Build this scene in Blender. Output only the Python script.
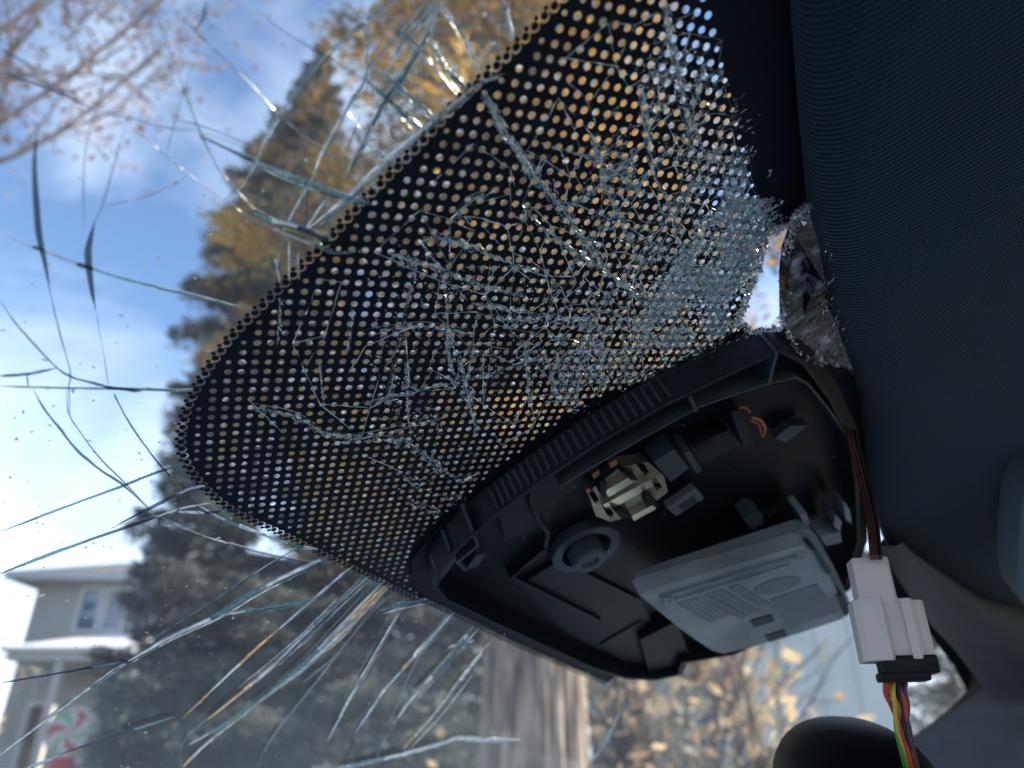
import bpy, math, random
import numpy as np
from mathutils import Vector, Matrix, geometry

# ------------------------------------------------------------------ scene, camera, sky, sun, exposure
sc = bpy.context.scene
for o in list(bpy.data.objects):
    bpy.data.objects.remove(o)
col = sc.collection
H = 1.25                                   # eye height of the phone inside the parked car
PITCH = math.radians(27.0)
FPX = 740.0                                # focal length in pixels at 1024 wide
cam = bpy.data.cameras.new('camera')
camo = bpy.data.objects.new('camera', cam)
col.objects.link(camo)
camo.location = (0, 0, H)
camo.rotation_euler = (math.radians(90) + PITCH, 0, 0)
cam.sensor_width = 36.0
cam.lens = FPX / 1024 * 36.0
cam.clip_start = 0.01
cam.clip_end = 3000
cam.dof.use_dof = True
cam.dof.focus_distance = 0.285
cam.dof.aperture_fstop = 8.4
sc.camera = camo

SUN_EL, SUN_AZ = math.radians(32), math.radians(84)     # azimuth from +Y towards +X
world = bpy.data.worlds.new('World')
sc.world = world
world.use_nodes = True
wn, wl = world.node_tree.nodes, world.node_tree.links
wn.clear()
w_out = wn.new('ShaderNodeOutputWorld')
w_bg = wn.new('ShaderNodeBackground')
w_sky = wn.new('ShaderNodeTexSky')
w_sky.sky_type = 'NISHITA'
w_sky.sun_disc = False
w_sky.sun_elevation = SUN_EL
w_sky.sun_rotation = SUN_AZ
w_sky.air_density = 1.0
w_sky.dust_density = 0.3
w_sky.ozone_density = 3.5
w_bg.inputs['Strength'].default_value = 0.15
w_tc = wn.new('ShaderNodeTexCoord')
w_map = wn.new('ShaderNodeMapping')
w_map.inputs['Scale'].default_value = (1.0, 1.0, 1.7)
w_map.inputs['Location'].default_value = (0.35, 1.2, 0.1)
w_noise = wn.new('ShaderNodeTexNoise')
w_noise.inputs['Scale'].default_value = 2.6
w_noise.inputs['Detail'].default_value = 7
w_noise.inputs['Roughness'].default_value = 0.55
w_noise.inputs['Distortion'].default_value = 0.4
w_ramp = wn.new('ShaderNodeValToRGB')
w_ramp.color_ramp.elements[0].position = 0.38
w_ramp.color_ramp.elements[1].position = 0.92
w_mix = wn.new('ShaderNodeMix')
w_mix.data_type = 'RGBA'
wl.new(w_tc.outputs['Generated'], w_map.inputs['Vector'])
wl.new(w_map.outputs['Vector'], w_noise.inputs['Vector'])
w_sep = wn.new('ShaderNodeSeparateXYZ'); wl.new(w_tc.outputs['Generated'], w_sep.inputs[0])   # clouds thicken towards the horizon
w_mr = wn.new('ShaderNodeMapRange'); w_mr.inputs['From Min'].default_value = 0.10; w_mr.inputs['From Max'].default_value = 0.50
w_mr.inputs['To Min'].default_value = 0.42; w_mr.inputs['To Max'].default_value = -0.11
wl.new(w_sep.outputs['Z'], w_mr.inputs['Value'])
w_add = wn.new('ShaderNodeMath'); wl.new(w_noise.outputs['Fac'], w_add.inputs[0]); wl.new(w_mr.outputs[0], w_add.inputs[1])
wl.new(w_add.outputs[0], w_ramp.inputs['Fac'])
wl.new(w_ramp.outputs['Color'], w_mix.inputs[0])
wl.new(w_sky.outputs['Color'], w_mix.inputs[6])
w_mix.inputs[7].default_value = (5.6, 6.1, 6.8, 1)
wl.new(w_mix.outputs[2], w_bg.inputs['Color'])
wl.new(w_bg.outputs['Background'], w_out.inputs['Surface'])

sun = bpy.data.lights.new('sun', 'SUN')
suno = bpy.data.objects.new('sun', sun)
col.objects.link(suno)
sun.energy = 5.0
sun.angle = math.radians(0.5)
sun.color = (1.0, 0.86, 0.66)
sdir = Vector((math.sin(SUN_AZ) * math.cos(SUN_EL), math.cos(SUN_AZ) * math.cos(SUN_EL), math.sin(SUN_EL)))
suno.rotation_euler = (-sdir).to_track_quat('-Z', 'Y').to_euler()
suno.location = (0, 0, 20)

sc.view_settings.view_transform = 'Standard'
sc.view_settings.look = 'None'
sc.view_settings.exposure = 1.0
sc.view_settings.gamma = 1.0
sc.view_settings.use_curve_mapping = False
sc.render.engine = 'CYCLES'
sc.cycles.use_denoising = True
sc.cycles.transparent_max_bounces = 24
sc.cycles.max_bounces = 5
sc.cycles.use_adaptive_sampling = True
sc.cycles.adaptive_threshold = 0.03
sc.cycles.sample_clamp_indirect = 8
sc.cycles.caustics_reflective = False
sc.cycles.caustics_refractive = False

# ------------------------------------------------------------------ helpers
def setp(o, label=None, cat=None, group=None, kind=None):
    for k, v in (('label', label), ('category', cat), ('group', group), ('kind', kind)):
        if v:
            o[k] = v
    return o

def thing(name, loc, label, cat, group=None):
    o = bpy.data.objects.new(name, None)
    col.objects.link(o)
    o.empty_display_size = 0.05
    o.location = loc
    return setp(o, label, cat, group)

def root_loc(o):
    v = Vector((0, 0, 0))
    while o is not None:
        v += o.location
        o = o.parent
    return v

def mesh_obj(name, verts, faces, mats, parent=None, smooth=False, loc=None, mi=None):
    """verts in world coordinates"""
    base = root_loc(parent) if parent is not None else Vector(loc or (0, 0, 0))
    V = np.asarray(verts, dtype=float).reshape(-1, 3) - np.array(base)
    m = bpy.data.meshes.new(name)
    m.from_pydata(V.tolist(), [], [tuple(int(i) for i in f) for f in faces])
    for mt in (mats if isinstance(mats, (list, tuple)) else [mats]):
        m.materials.append(mt)
    if mi is not None:
        m.polygons.foreach_set('material_index', np.asarray(mi, dtype=np.int32))
    if smooth:
        m.polygons.foreach_set('use_smooth', np.ones(len(m.polygons), dtype=bool))
    m.update()
    o = bpy.data.objects.new(name, m)
    col.objects.link(o)
    if parent is not None:
        o.parent = parent
    else:
        o.location = base
    return o

class MB:
    def __init__(s): s.v, s.f, s.m = [], [], []
    def add(s, V, F, mi=0):
        n = len(s.v)
        s.v += [tuple(p) for p in V]
        s.f += [tuple(i + n for i in f) for f in F]
        s.m += [mi] * len(F)
    def box(s, a, b, mi=0):
        x0, y0, z0 = a; x1, y1, z1 = b
        s.add([(x0,y0,z0),(x1,y0,z0),(x1,y1,z0),(x0,y1,z0),(x0,y0,z1),(x1,y0,z1),(x1,y1,z1),(x0,y1,z1)],
              [(3,2,1,0),(4,5,6,7),(0,1,5,4),(1,2,6,5),(2,3,7,6),(3,0,4,7)], mi)
    def loops(s, rings, close=True, cap0=False, cap1=False, mi=0):
        n = len(rings[0]); V = [p for r in rings for p in r]; F = []
        for i in range(len(rings) - 1):
            for j in range(n if close else n - 1):
                k = (j + 1) % n
                F.append((i*n+j, i*n+k, (i+1)*n+k, (i+1)*n+j))
        if cap0: F.append(tuple(range(n))[::-1])
        if cap1: F.append(tuple((len(rings)-1)*n + j for j in range(n)))
        s.add(V, F, mi)
    def tube(s, pts, r, n=8, mi=0, caps=True):
        pts = [Vector(p) for p in pts]
        rad = r if isinstance(r, (list, tuple, np.ndarray)) else [r] * len(pts)
        rings = []; up = None
        for i, p in enumerate(pts):
            t = (pts[min(i+1, len(pts)-1)] - pts[max(i-1, 0)]).normalized()
            if up is None:
                up = t.orthogonal().normalized()
            up = (up - t * up.dot(t))
            up = up.normalized() if up.length > 1e-6 else t.orthogonal().normalized()
            b = t.cross(up)
            rings.append([p + (up * math.cos(2*math.pi*k/n) + b * math.sin(2*math.pi*k/n)) * rad[i] for k in range(n)])
        s.loops(rings, True, caps, caps, mi)
    def build(s, name, mats, parent=None, smooth=False, loc=None):
        return mesh_obj(name, s.v, s.f, mats, parent, smooth, loc, s.m)

def nodes_of(name):
    m = bpy.data.materials.new(name)
    m.use_nodes = True
    n, l = m.node_tree.nodes, m.node_tree.links
    return m, n, l, n['Principled BSDF']

def mat(name, c, rough=0.6, metal=0.0, var=0.25, scale=30.0, bump=0.0, bscale=None, spec=0.5, coat=0.0, c2=None, trans=0.0, stretch=None, ramp=(0.3, 0.7), coords='Object'):
    """Principled material: two tones mixed by noise, noise bump"""
    m, n, l, p = nodes_of(name)
    tc = n.new('ShaderNodeTexCoord')
    vec = tc.outputs[coords]
    if stretch:
        mp = n.new('ShaderNodeMapping'); mp.inputs['Scale'].default_value = stretch
        l.new(vec, mp.inputs['Vector']); vec = mp.outputs['Vector']
    t = n.new('ShaderNodeTexNoise')
    t.inputs['Scale'].default_value = scale; t.inputs['Detail'].default_value = 5
    l.new(vec, t.inputs['Vector'])
    r = n.new('ShaderNodeValToRGB')
    r.color_ramp.elements[0].position, r.color_ramp.elements[1].position = ramp
    a = c2 if c2 else tuple(x * (1 - var) for x in c)
    b = c if c2 else tuple(min(1, x * (1 + var)) for x in c)
    r.color_ramp.elements[0].color = (*a, 1); r.color_ramp.elements[1].color = (*b, 1)
    l.new(t.outputs['Fac'], r.inputs['Fac'])
    l.new(r.outputs['Color'], p.inputs['Base Color'])
    p.inputs['Roughness'].default_value = rough
    p.inputs['Metallic'].default_value = metal
    p.inputs['Specular IOR Level'].default_value = spec
    p.inputs['Coat Weight'].default_value = coat
    if bump:
        t2 = n.new('ShaderNodeTexNoise'); t2.inputs['Scale'].default_value = bscale or scale * 3; t2.inputs['Detail'].default_value = 6
        l.new(vec, t2.inputs['Vector'])
        bp = n.new('ShaderNodeBump'); bp.inputs['Strength'].default_value = bump; bp.inputs['Distance'].default_value = 0.02 if (bscale or scale) < 60 else 0.0008
        l.new(t2.outputs['Fac'], bp.inputs['Height']); l.new(bp.outputs['Normal'], p.inputs['Normal'])
    if trans:
        tr = n.new('ShaderNodeBsdfTranslucent'); l.new(r.outputs['Color'], tr.inputs['Color'])
        mx = n.new('ShaderNodeMixShader'); mx.inputs[0].default_value = trans
        out = n['Material Output']
        l.new(p.outputs['BSDF'], mx.inputs[1]); l.new(tr.outputs['BSDF'], mx.inputs[2]); l.new(mx.outputs['Shader'], out.inputs['Surface'])
    return m

def crackmat(name, c, gloss=0.35, clear=0.0, rough=0.22, spec=(1, 1, 1), refr=0.0):
    """broken glass: scatters light through it, glints, lets part of the view through"""
    m, n, l, p = nodes_of(name)
    n.remove(p)
    out = n['Material Output']
    tr = n.new('ShaderNodeBsdfTranslucent'); df = n.new('ShaderNodeBsdfDiffuse'); gl = n.new('ShaderNodeBsdfGlossy'); tp = n.new('ShaderNodeBsdfTransparent')
    tc = n.new('ShaderNodeTexCoord'); t = n.new('ShaderNodeTexNoise'); t.inputs['Scale'].default_value = 260; t.inputs['Detail'].default_value = 3
    l.new(tc.outputs['Object'], t.inputs['Vector'])
    r = n.new('ShaderNodeValToRGB')
    r.color_ramp.elements[0].position = .35; r.color_ramp.elements[1].position = .65
    r.color_ramp.elements[0].color = (*(x * .55 for x in c), 1); r.color_ramp.elements[1].color = (*c, 1)
    l.new(t.outputs['Fac'], r.inputs['Fac'])
    l.new(r.outputs['Color'], tr.inputs['Color']); l.new(r.outputs['Color'], df.inputs['Color'])
    gl.inputs['Color'].default_value = (*spec, 1); gl.inputs['Roughness'].default_value = rough
    a = n.new('ShaderNodeMixShader'); a.inputs[0].default_value = .45
    l.new(tr.outputs[0], a.inputs[1]); l.new(df.outputs[0], a.inputs[2])
    b = n.new('ShaderNodeMixShader'); b.inputs[0].default_value = gloss
    l.new(a.outputs[0], b.inputs[1]); l.new(gl.outputs[0], b.inputs[2])
    d = n.new('ShaderNodeMixShader'); d.inputs[0].default_value = clear
    tp.inputs['Color'].default_value = (.8, .93, .93, 1)
    l.new(b.outputs[0], d.inputs[1]); l.new(tp.outputs[0], d.inputs[2])
    l.new(d.outputs[0], out.inputs['Surface'])
    return m

# ------------------------------------------------------------------ camera rays and the windscreen surface
X = np.array([1., 0, 0]); FW = np.array([0, math.cos(PITCH), math.sin(PITCH)]); UP = np.array([0, -math.sin(PITCH), math.cos(PITCH)])
C0 = np.array([0, 0, H])
def ray(px, py): return (px - 512) / FPX * X - (py - 384) / FPX * UP + FW
def pix(px, py, depth): return C0 + ray(px, py) * depth
def atY(px, py, Y):
    r = ray(px, py); return C0 + r * (Y / r[1])
nc = np.array([-0.348, 0.6725, 0.653]); nc /= np.linalg.norm(nc)
NN = nc[0] * X + nc[1] * UP + nc[2] * FW              # outward normal of the glass
LL = np.cross(NN, [0, 0, 1]); LL /= np.linalg.norm(LL); LL = LL if LL[1] > 0 else -LL    # across the car
SS = np.cross(LL, NN); SS = SS if SS[2] > 0 else -SS  # up the glass
BK = np.array([SS[0], SS[1], 0]); BK /= np.linalg.norm(BK)   # towards the rear of the car
DG = 0.19
def drop(u): return 0.22 * max(0.0, u - 0.30) ** 2
def surf(u, v, h=0.0): return C0 + LL * u + SS * v + NN * (DG - drop(u) - h)
def uvof(px, py, h=0.0):
    x, y = (px - 512) / FPX, -(py - 384) / FPX
    r = (x, y * UP[1] + FW[1], y * UP[2] + FW[2])
    rn = r[0]*NN[0] + r[1]*NN[1] + r[2]*NN[2]; rl = r[0]*LL[0] + r[1]*LL[1] + r[2]*LL[2]; rs = r[0]*SS[0] + r[1]*SS[1] + r[2]*SS[2]
    t = (DG - h) / rn if rn > 1e-6 else 1e9
    if t * rl > .3 and rl > 0:                 # curved outer part: quadratic in t
        A_, B_, C_ = .22 * rl * rl, rn - .22 * .6 * rl, .22 * .09 - (DG - h)
        t = (-B_ + math.sqrt(B_ * B_ - 4 * A_ * C_)) / (2 * A_)
    return t * rl, t * rs
def cast(px, py, h=0.0):
    u, v = uvof(px, py, h); return surf(u, v, h)
def depth_of(P): return float((np.asarray(P) - C0) @ FW)

def inpoly(x, y, poly):
    c = False; n = len(poly); j = n - 1
    for i in range(n):
        xi, yi = poly[i]; xj, yj = poly[j]
        if (yi > y) != (yj > y) and x < (xj - xi) * (y - yi) / (yj - yi) + xi: c = not c
        j = i
    return c
def pdist(x, y, poly, closed=True):
    best = 9e9; n = len(poly)
    for i in range(n if closed else n - 1):
        ax, ay = poly[i]; bx, by = poly[(i + 1) % n]
        dx, dy = bx - ax, by - ay; q = dx*dx + dy*dy
        t = 0 if q == 0 else max(0, min(1, ((x-ax)*dx + (y-ay)*dy) / q))
        best = min(best, math.hypot(x - ax - t*dx, y - ay - t*dy))
    return best
def resample(pts, step):
    out = [np.array(pts[0], float)]; acc = 0.0
    P = [np.array(p, float) for p in pts]
    for a, b in zip(P, P[1:]):
        L = np.linalg.norm(b - a); d = step - acc
        while d <= L:
            out.append(a + (b - a) * d / L); d += step
        acc = (acc + L) % step if L else acc
    return out
def smoothline(pts, n=6):
    """Catmull-Rom"""
    P = [np.array(p, float) for p in pts]
    if len(P) < 3: return [P[0] + (P[-1] - P[0]) * k / n for k in range(n + 1)]
    P = [2 * P[0] - P[1]] + P + [2 * P[-1] - P[-2]]
    out = []
    for i in range(1, len(P) - 2):
        a, b, c, d = P[i-1:i+3]
        for k in range(n):
            t = k / n
            out.append(.5 * (2*b + (c-a)*t + (2*a-5*b+4*c-d)*t*t + (3*b-a-3*c+d)*t**3))
    out.append(P[-2]); return out

# ------------------------------------------------------------------ materials
M = {}
M['frit'] = mat('black ceramic print', (.0026, .0055, .0135), .6, var=.2, scale=200, spec=.2)
M['fabric'] = None
M['plastic'] = mat('black moulded plastic', (.0012, .0026, .0058), .5, var=.3, scale=60, bump=.15, bscale=900, spec=.22)
M['plastic2'] = mat('charcoal plastic', (.0045, .0082, .0145), .5, var=.25, scale=50, bump=.15, bscale=900, spec=.3)
M['plastic3'] = mat('dark grey plastic', (.036, .050, .064), .5, var=.2, scale=80, bump=.1, bscale=900)
M['plastic4'] = mat('black plastic with painted sheen', (.026, .034, .044), .5, var=.4, scale=40)  # lighter mottled tone stands in for smudgy reflections on the wall ribs
M['trim'] = mat('grey pillar trim', (.056, .058, .058), .7, var=.15, scale=40, bump=.3, bscale=1200)
M['brass'] = mat('yellowed metal', (.34, .31, .22), .38, .85, var=.25, scale=120)
M['brightmetal'] = mat('bright spring steel', (.62, .58, .46), .28, .9, var=.15, scale=150)
M['alu'] = mat('cast grey metal', (.30, .34, .36), .5, .1, var=.30, scale=28, bump=.12, bscale=700)
M['alu2'] = mat('grey metal pressing', (.20, .24, .27), .5, .1, var=.15, scale=70)
M['alu4'] = mat('stamped grey metal', (.22, .24, .26), .6, .05, var=.1, scale=90)
M['alu3'] = mat('dark print on metal', (.035, .042, .05), .6, .1, var=.15, scale=90)
M['conn'] = mat('off white nylon', (.66, .59, .57), .42, var=.06, scale=60)
M['copper'] = mat('copper pad', (.35, .16, .09), .4, .7, var=.2, scale=200)
M['label'] = mat('grey paper label', (.15, .15, .16), .7, var=.15, scale=150)
M['crack_bright'] = crackmat('white cracked glass', (.98, .98, .97), .12, .0, .35)
M['crack_grey'] = crackmat('hairline cracked glass', (.36, .37, .40), .18, .40, .4)
M['crack_dark'] = crackmat('cracked glass with painted dark reflection', (.012, .014, .032), .10, .15)  # dim reflections in the crack faces are put into the colour
M['crack_teal'] = crackmat('green cracked glass', (.13, .34, .34), .25, .15)
M['crack_edge'] = crackmat('clear crack flank', (.10, .20, .21), .25, .62, .2)
M['crack_amber'] = crackmat('cracked glass with painted gold glint', (.95, .58, .22), .15, .02)  # golden sun glints put into the colour, the glass itself is not amber
M['crush'] = crackmat('crushed green glass', (.60, .88, .92), .25, .12, .3)
M['flake'] = crackmat('white glass flake', (.92, .92, .95), .45, .0, .2)
M['dust'] = mat('dust', (.6, .6, .6), .9, trans=.5)
M['bark'] = mat('furrowed grey bark', (.56, .46, .37), .9, c2=(.10, .08, .065), scale=5, stretch=(3, 3, .5), bump=.8, bscale=22, ramp=(.38, .62))
M['bark2'] = mat('dark bark', (.10, .08, .065), .9, var=.4, scale=9, stretch=(3, 3, .5))
M['twig'] = mat('tan twig', (.42, .30, .24), .9, var=.3, scale=9)
M['gold_needle'] = mat('needles with sun gold painted in', (.74, .47, .13), .7, c2=(.10, .115, .115), scale=1.5, trans=.45, ramp=(.40, .60))  # sunlit gold and dim foliage mixed by noise into the needle colour
M['blue_needle'] = mat('blue green needles', (.17, .20, .21), .7, c2=(.075, .09, .097), scale=2, trans=.3)
M['dark_needle'] = mat('dark green needles', (.18, .20, .19), .7, c2=(.085, .10, .10), scale=2, trans=.3)
M['gold_leaf'] = mat('golden leaves', (.88, .68, .44), .35, c2=(.46, .33, .20), scale=3.5, trans=.45, ramp=(.4, .6))
M['pale_leaf'] = mat('leaves with white glints painted in', (.78, .76, .66), .35, c2=(.30, .33, .26), scale=3, trans=.4)  # pale tone paints whitish sunlit glints onto the leaves
M['pink_leaf'] = mat('tan dead leaves', (.62, .40, .30), .8, c2=(.40, .25, .20), scale=3, trans=.5)
M['lawn'] = mat('lawn', (.09, .10, .04), .95, c2=(.05, .07, .025), scale=1.2, bump=.5, bscale=40)
M['asphalt'] = mat('asphalt', (.05, .05, .052), .9, var=.25, scale=3, bump=.4, bscale=90)
M['kerb'] = mat('concrete kerb', (.36, .35, .33), .9, var=.15, scale=6, bump=.3, bscale=60)
def siding(name, c, pitch):
    m, n, l, p = nodes_of(name)
    tc = n.new('ShaderNodeTexCoord'); sx = n.new('ShaderNodeSeparateXYZ'); l.new(tc.outputs['Object'], sx.inputs[0])
    a = n.new('ShaderNodeMath'); a.operation = 'DIVIDE'; a.inputs[1].default_value = pitch; l.new(sx.outputs['Z'], a.inputs[0])
    b = n.new('ShaderNodeMath'); b.operation = 'FRACT'; l.new(a.outputs[0], b.inputs[0])
    t = n.new('ShaderNodeTexNoise'); t.inputs['Scale'].default_value = 2
    l.new(tc.outputs['Object'], t.inputs['Vector'])
    r = n.new('ShaderNodeValToRGB'); r.color_ramp.elements[0].color = (*(x*.85 for x in c), 1); r.color_ramp.elements[1].color = (*c, 1)
    l.new(t.outputs['Fac'], r.inputs['Fac']); l.new(r.outputs['Color'], p.inputs['Base Color'])
    bp = n.new('ShaderNodeBump'); bp.inputs['Strength'].default_value = .9; bp.inputs['Distance'].default_value = .03; bp.invert = True
    l.new(b.outputs[0], bp.inputs['Height']); l.new(bp.outputs['Normal'], p.inputs['Normal'])
    p.inputs['Roughness'].default_value = .7
    return m
M['siding'] = siding('grey lap siding', (.46, .45, .42), .16)
M['siding2'] = siding('warm grey siding', (.40, .39, .37), .16)
M['white_paint'] = mat('white painted wood', (.60, .61, .62), .6, var=.05, scale=4)
M['white_metal'] = mat('white sheet metal', (.74, .78, .80), .45, var=.04, scale=2)
M['roofing'] = mat('grey shingles', (.16, .16, .16), .9, var=.25, scale=6, bump=.4, bscale=30)
M['snow'] = mat('thin snow', (.80, .82, .85), .8, var=.05, scale=4)
M['window'] = mat('window glass', (.06, .12, .20), .06, var=.2, scale=.7, spec=.9, coat=.6)
M['door'] = mat('brown door', (.14, .09, .06), .6, var=.15, scale=5)
M['red'] = mat('red plastic', (.55, .05, .06), .4, var=.08, scale=5)
M['white'] = mat('white plastic', (.62, .62, .58), .4, var=.05, scale=5)
M['green'] = mat('green plastic', (.30, .44, .24), .4, var=.08, scale=5)

def fabric():
    m, n, l, p = nodes_of('ribbed knit headliner')
    tc = n.new('ShaderNodeTexCoord')
    def axis(v, freq, dist):
        vm = n.new('ShaderNodeVectorMath'); vm.operation = 'DOT_PRODUCT'; vm.inputs[1].default_value = tuple(v)
        l.new(tc.outputs['Object'], vm.inputs[0])
        ns = n.new('ShaderNodeTexNoise'); ns.inputs['Scale'].default_value = 9; ns.inputs['Detail'].default_value = 2
        l.new(tc.outputs['Object'], ns.inputs['Vector'])
        ad = n.new('ShaderNodeMath'); ad.operation = 'MULTIPLY_ADD'; ad.inputs[1].default_value = dist
        l.new(ns.outputs['Fac'], ad.inputs[0]); l.new(vm.outputs['Value'], ad.inputs[2])
        mu = n.new('ShaderNodeMath'); mu.operation = 'MULTIPLY'; mu.inputs[1].default_value = freq * 2 * math.pi
        l.new(ad.outputs[0], mu.inputs[0])
        si = n.new('ShaderNodeMath'); si.operation = 'SINE'; l.new(mu.outputs[0], si.inputs[0])
        return si.outputs[0]
    a = axis(LL, 540, .004); b = axis(BK, 800, .002)
    s = n.new('ShaderNodeMath'); s.operation = 'MULTIPLY_ADD'; s.inputs[1].default_value = .22
    l.new(b, s.inputs[0]); l.new(a, s.inputs[2])
    bp = n.new('ShaderNodeBump'); bp.inputs['Strength'].default_value = .42; bp.inputs['Distance'].default_value = .0008
    l.new(s.outputs[0], bp.inputs['Height']); l.new(bp.outputs['Normal'], p.inputs['Normal'])
    mr = n.new('ShaderNodeMapRange'); mr.inputs['From Min'].default_value = -1.3; mr.inputs['From Max'].default_value = 1.3
    l.new(s.outputs[0], mr.inputs['Value'])
    r = n.new('ShaderNodeValToRGB'); r.color_ramp.elements[0].color = (.009, .020, .028, 1); r.color_ramp.elements[1].color = (.022, .042, .056, 1)
    l.new(mr.outputs[0], r.inputs['Fac'])
    # a few chalky scuffs
    sn = n.new('ShaderNodeTexNoise'); sn.inputs['Scale'].default_value = 38; sn.inputs['Detail'].default_value = 9; sn.inputs['Roughness'].default_value = .8
    l.new(tc.outputs['Object'], sn.inputs['Vector'])
    sr = n.new('ShaderNodeValToRGB'); sr.color_ramp.elements[0].position = .70; sr.color_ramp.elements[1].position = .82
    l.new(sn.outputs['Fac'], sr.inputs['Fac'])
    mx = n.new('ShaderNodeMix'); mx.data_type = 'RGBA'; l.new(sr.outputs['Color'], mx.inputs[0]); l.new(r.outputs['Color'], mx.inputs[6])
    fz = n.new('ShaderNodeTexNoise'); fz.inputs['Scale'].default_value = 1500; fz.inputs['Detail'].default_value = 2
    l.new(tc.outputs['Object'], fz.inputs['Vector'])
    fa = n.new('ShaderNodeMath'); fa.operation = 'MULTIPLY_ADD'; fa.inputs[1].default_value = .9; l.new(fz.outputs['Fac'], fa.inputs[0]); l.new(mr.outputs[0], fa.inputs[2])
    fb = n.new('ShaderNodeMath'); fb.operation = 'SUBTRACT'; fb.inputs[1].default_value = .45; l.new(fa.outputs[0], fb.inputs[0]); l.new(fb.outputs[0], r.inputs['Fac'])
    mx.inputs[7].default_value = (.16, .20, .22, 1)
    l.new(mx.outputs[2], p.inputs['Base Color'])
    p.inputs['Roughness'].default_value = .95; p.inputs['Specular IOR Level'].default_value = .15
    p.inputs['Sheen Weight'].default_value = .15
    return m
M['fabric'] = fabric()

def glassmat():
    m, n, l, p = nodes_of('windscreen glass'); n.remove(p)
    tp = n.new('ShaderNodeBsdfTransparent'); tp.inputs['Color'].default_value = (.93, .97, .975, 1)
    gl = n.new('ShaderNodeBsdfGlossy'); gl.inputs['Roughness'].default_value = .03
    fr = n.new('ShaderNodeFresnel'); fr.inputs['IOR'].default_value = 1.25
    tl = n.new('ShaderNodeBsdfTranslucent'); tl.inputs['Color'].default_value = (.8, .88, .95, 1)       # film of dust, tinted to add a pale veil of glare
    tcd = n.new('ShaderNodeTexCoord'); dn = n.new('ShaderNodeTexNoise'); dn.inputs['Scale'].default_value = 14; dn.inputs['Detail'].default_value = 6
    l.new(tcd.outputs['Object'], dn.inputs['Vector']); dm = n.new('ShaderNodeMapRange'); dm.inputs['To Min'].default_value = .010; dm.inputs['To Max'].default_value = .045
    l.new(dn.outputs['Fac'], dm.inputs['Value']); dx = n.new('ShaderNodeMixShader'); l.new(dm.outputs[0], dx.inputs[0]); l.new(tp.outputs[0], dx.inputs[1]); l.new(tl.outputs[0], dx.inputs[2])
    mx = n.new('ShaderNodeMixShader'); l.new(fr.outputs[0], mx.inputs[0]); l.new(dx.outputs[0], mx.inputs[1]); l.new(gl.outputs[0], mx.inputs[2])
    l.new(mx.outputs[0], n['Material Output'].inputs['Surface']); return m
M['glass'] = glassmat()

# ------------------------------------------------------------------ the ground
g = mesh_obj('ground', [(-900, -900, 0), (900, -900, 0), (900, 900, 0), (-900, 900, 0)], [(0, 1, 2, 3)], M['lawn'])
setp(g, kind='structure')
def along(w0, w1, u0, u1, z):
    """sheet in car axes: w towards the front, u across"""
    f = -BK
    return [tuple(LL * u + f * w + np.array([0, 0, z])) for w, u in ((w0, u0), (w0, u1), (w1, u1), (w1, u0))]
rd = mesh_obj('road', along(-200, 200, -8, 2.2, .004), [(0, 1, 2, 3)], M['asphalt']); setp(rd, kind='structure')
b = MB(); q0 = along(-200, 200, 2.2, 2.35, 0); q1 = along(-200, 200, 2.2, 2.35, .13)
b.add(q0 + q1, [(4, 5, 6, 7), (0, 1, 5, 4), (1, 2, 6, 5), (2, 3, 7, 6), (3, 0, 4, 7)])
setp(b.build('kerb', M['kerb']), kind='structure')
setp(mesh_obj('pavement', along(-200, 200, 2.35, 3.3, .10), [(0, 1, 2, 3)], M['kerb']), kind='structure')

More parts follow.
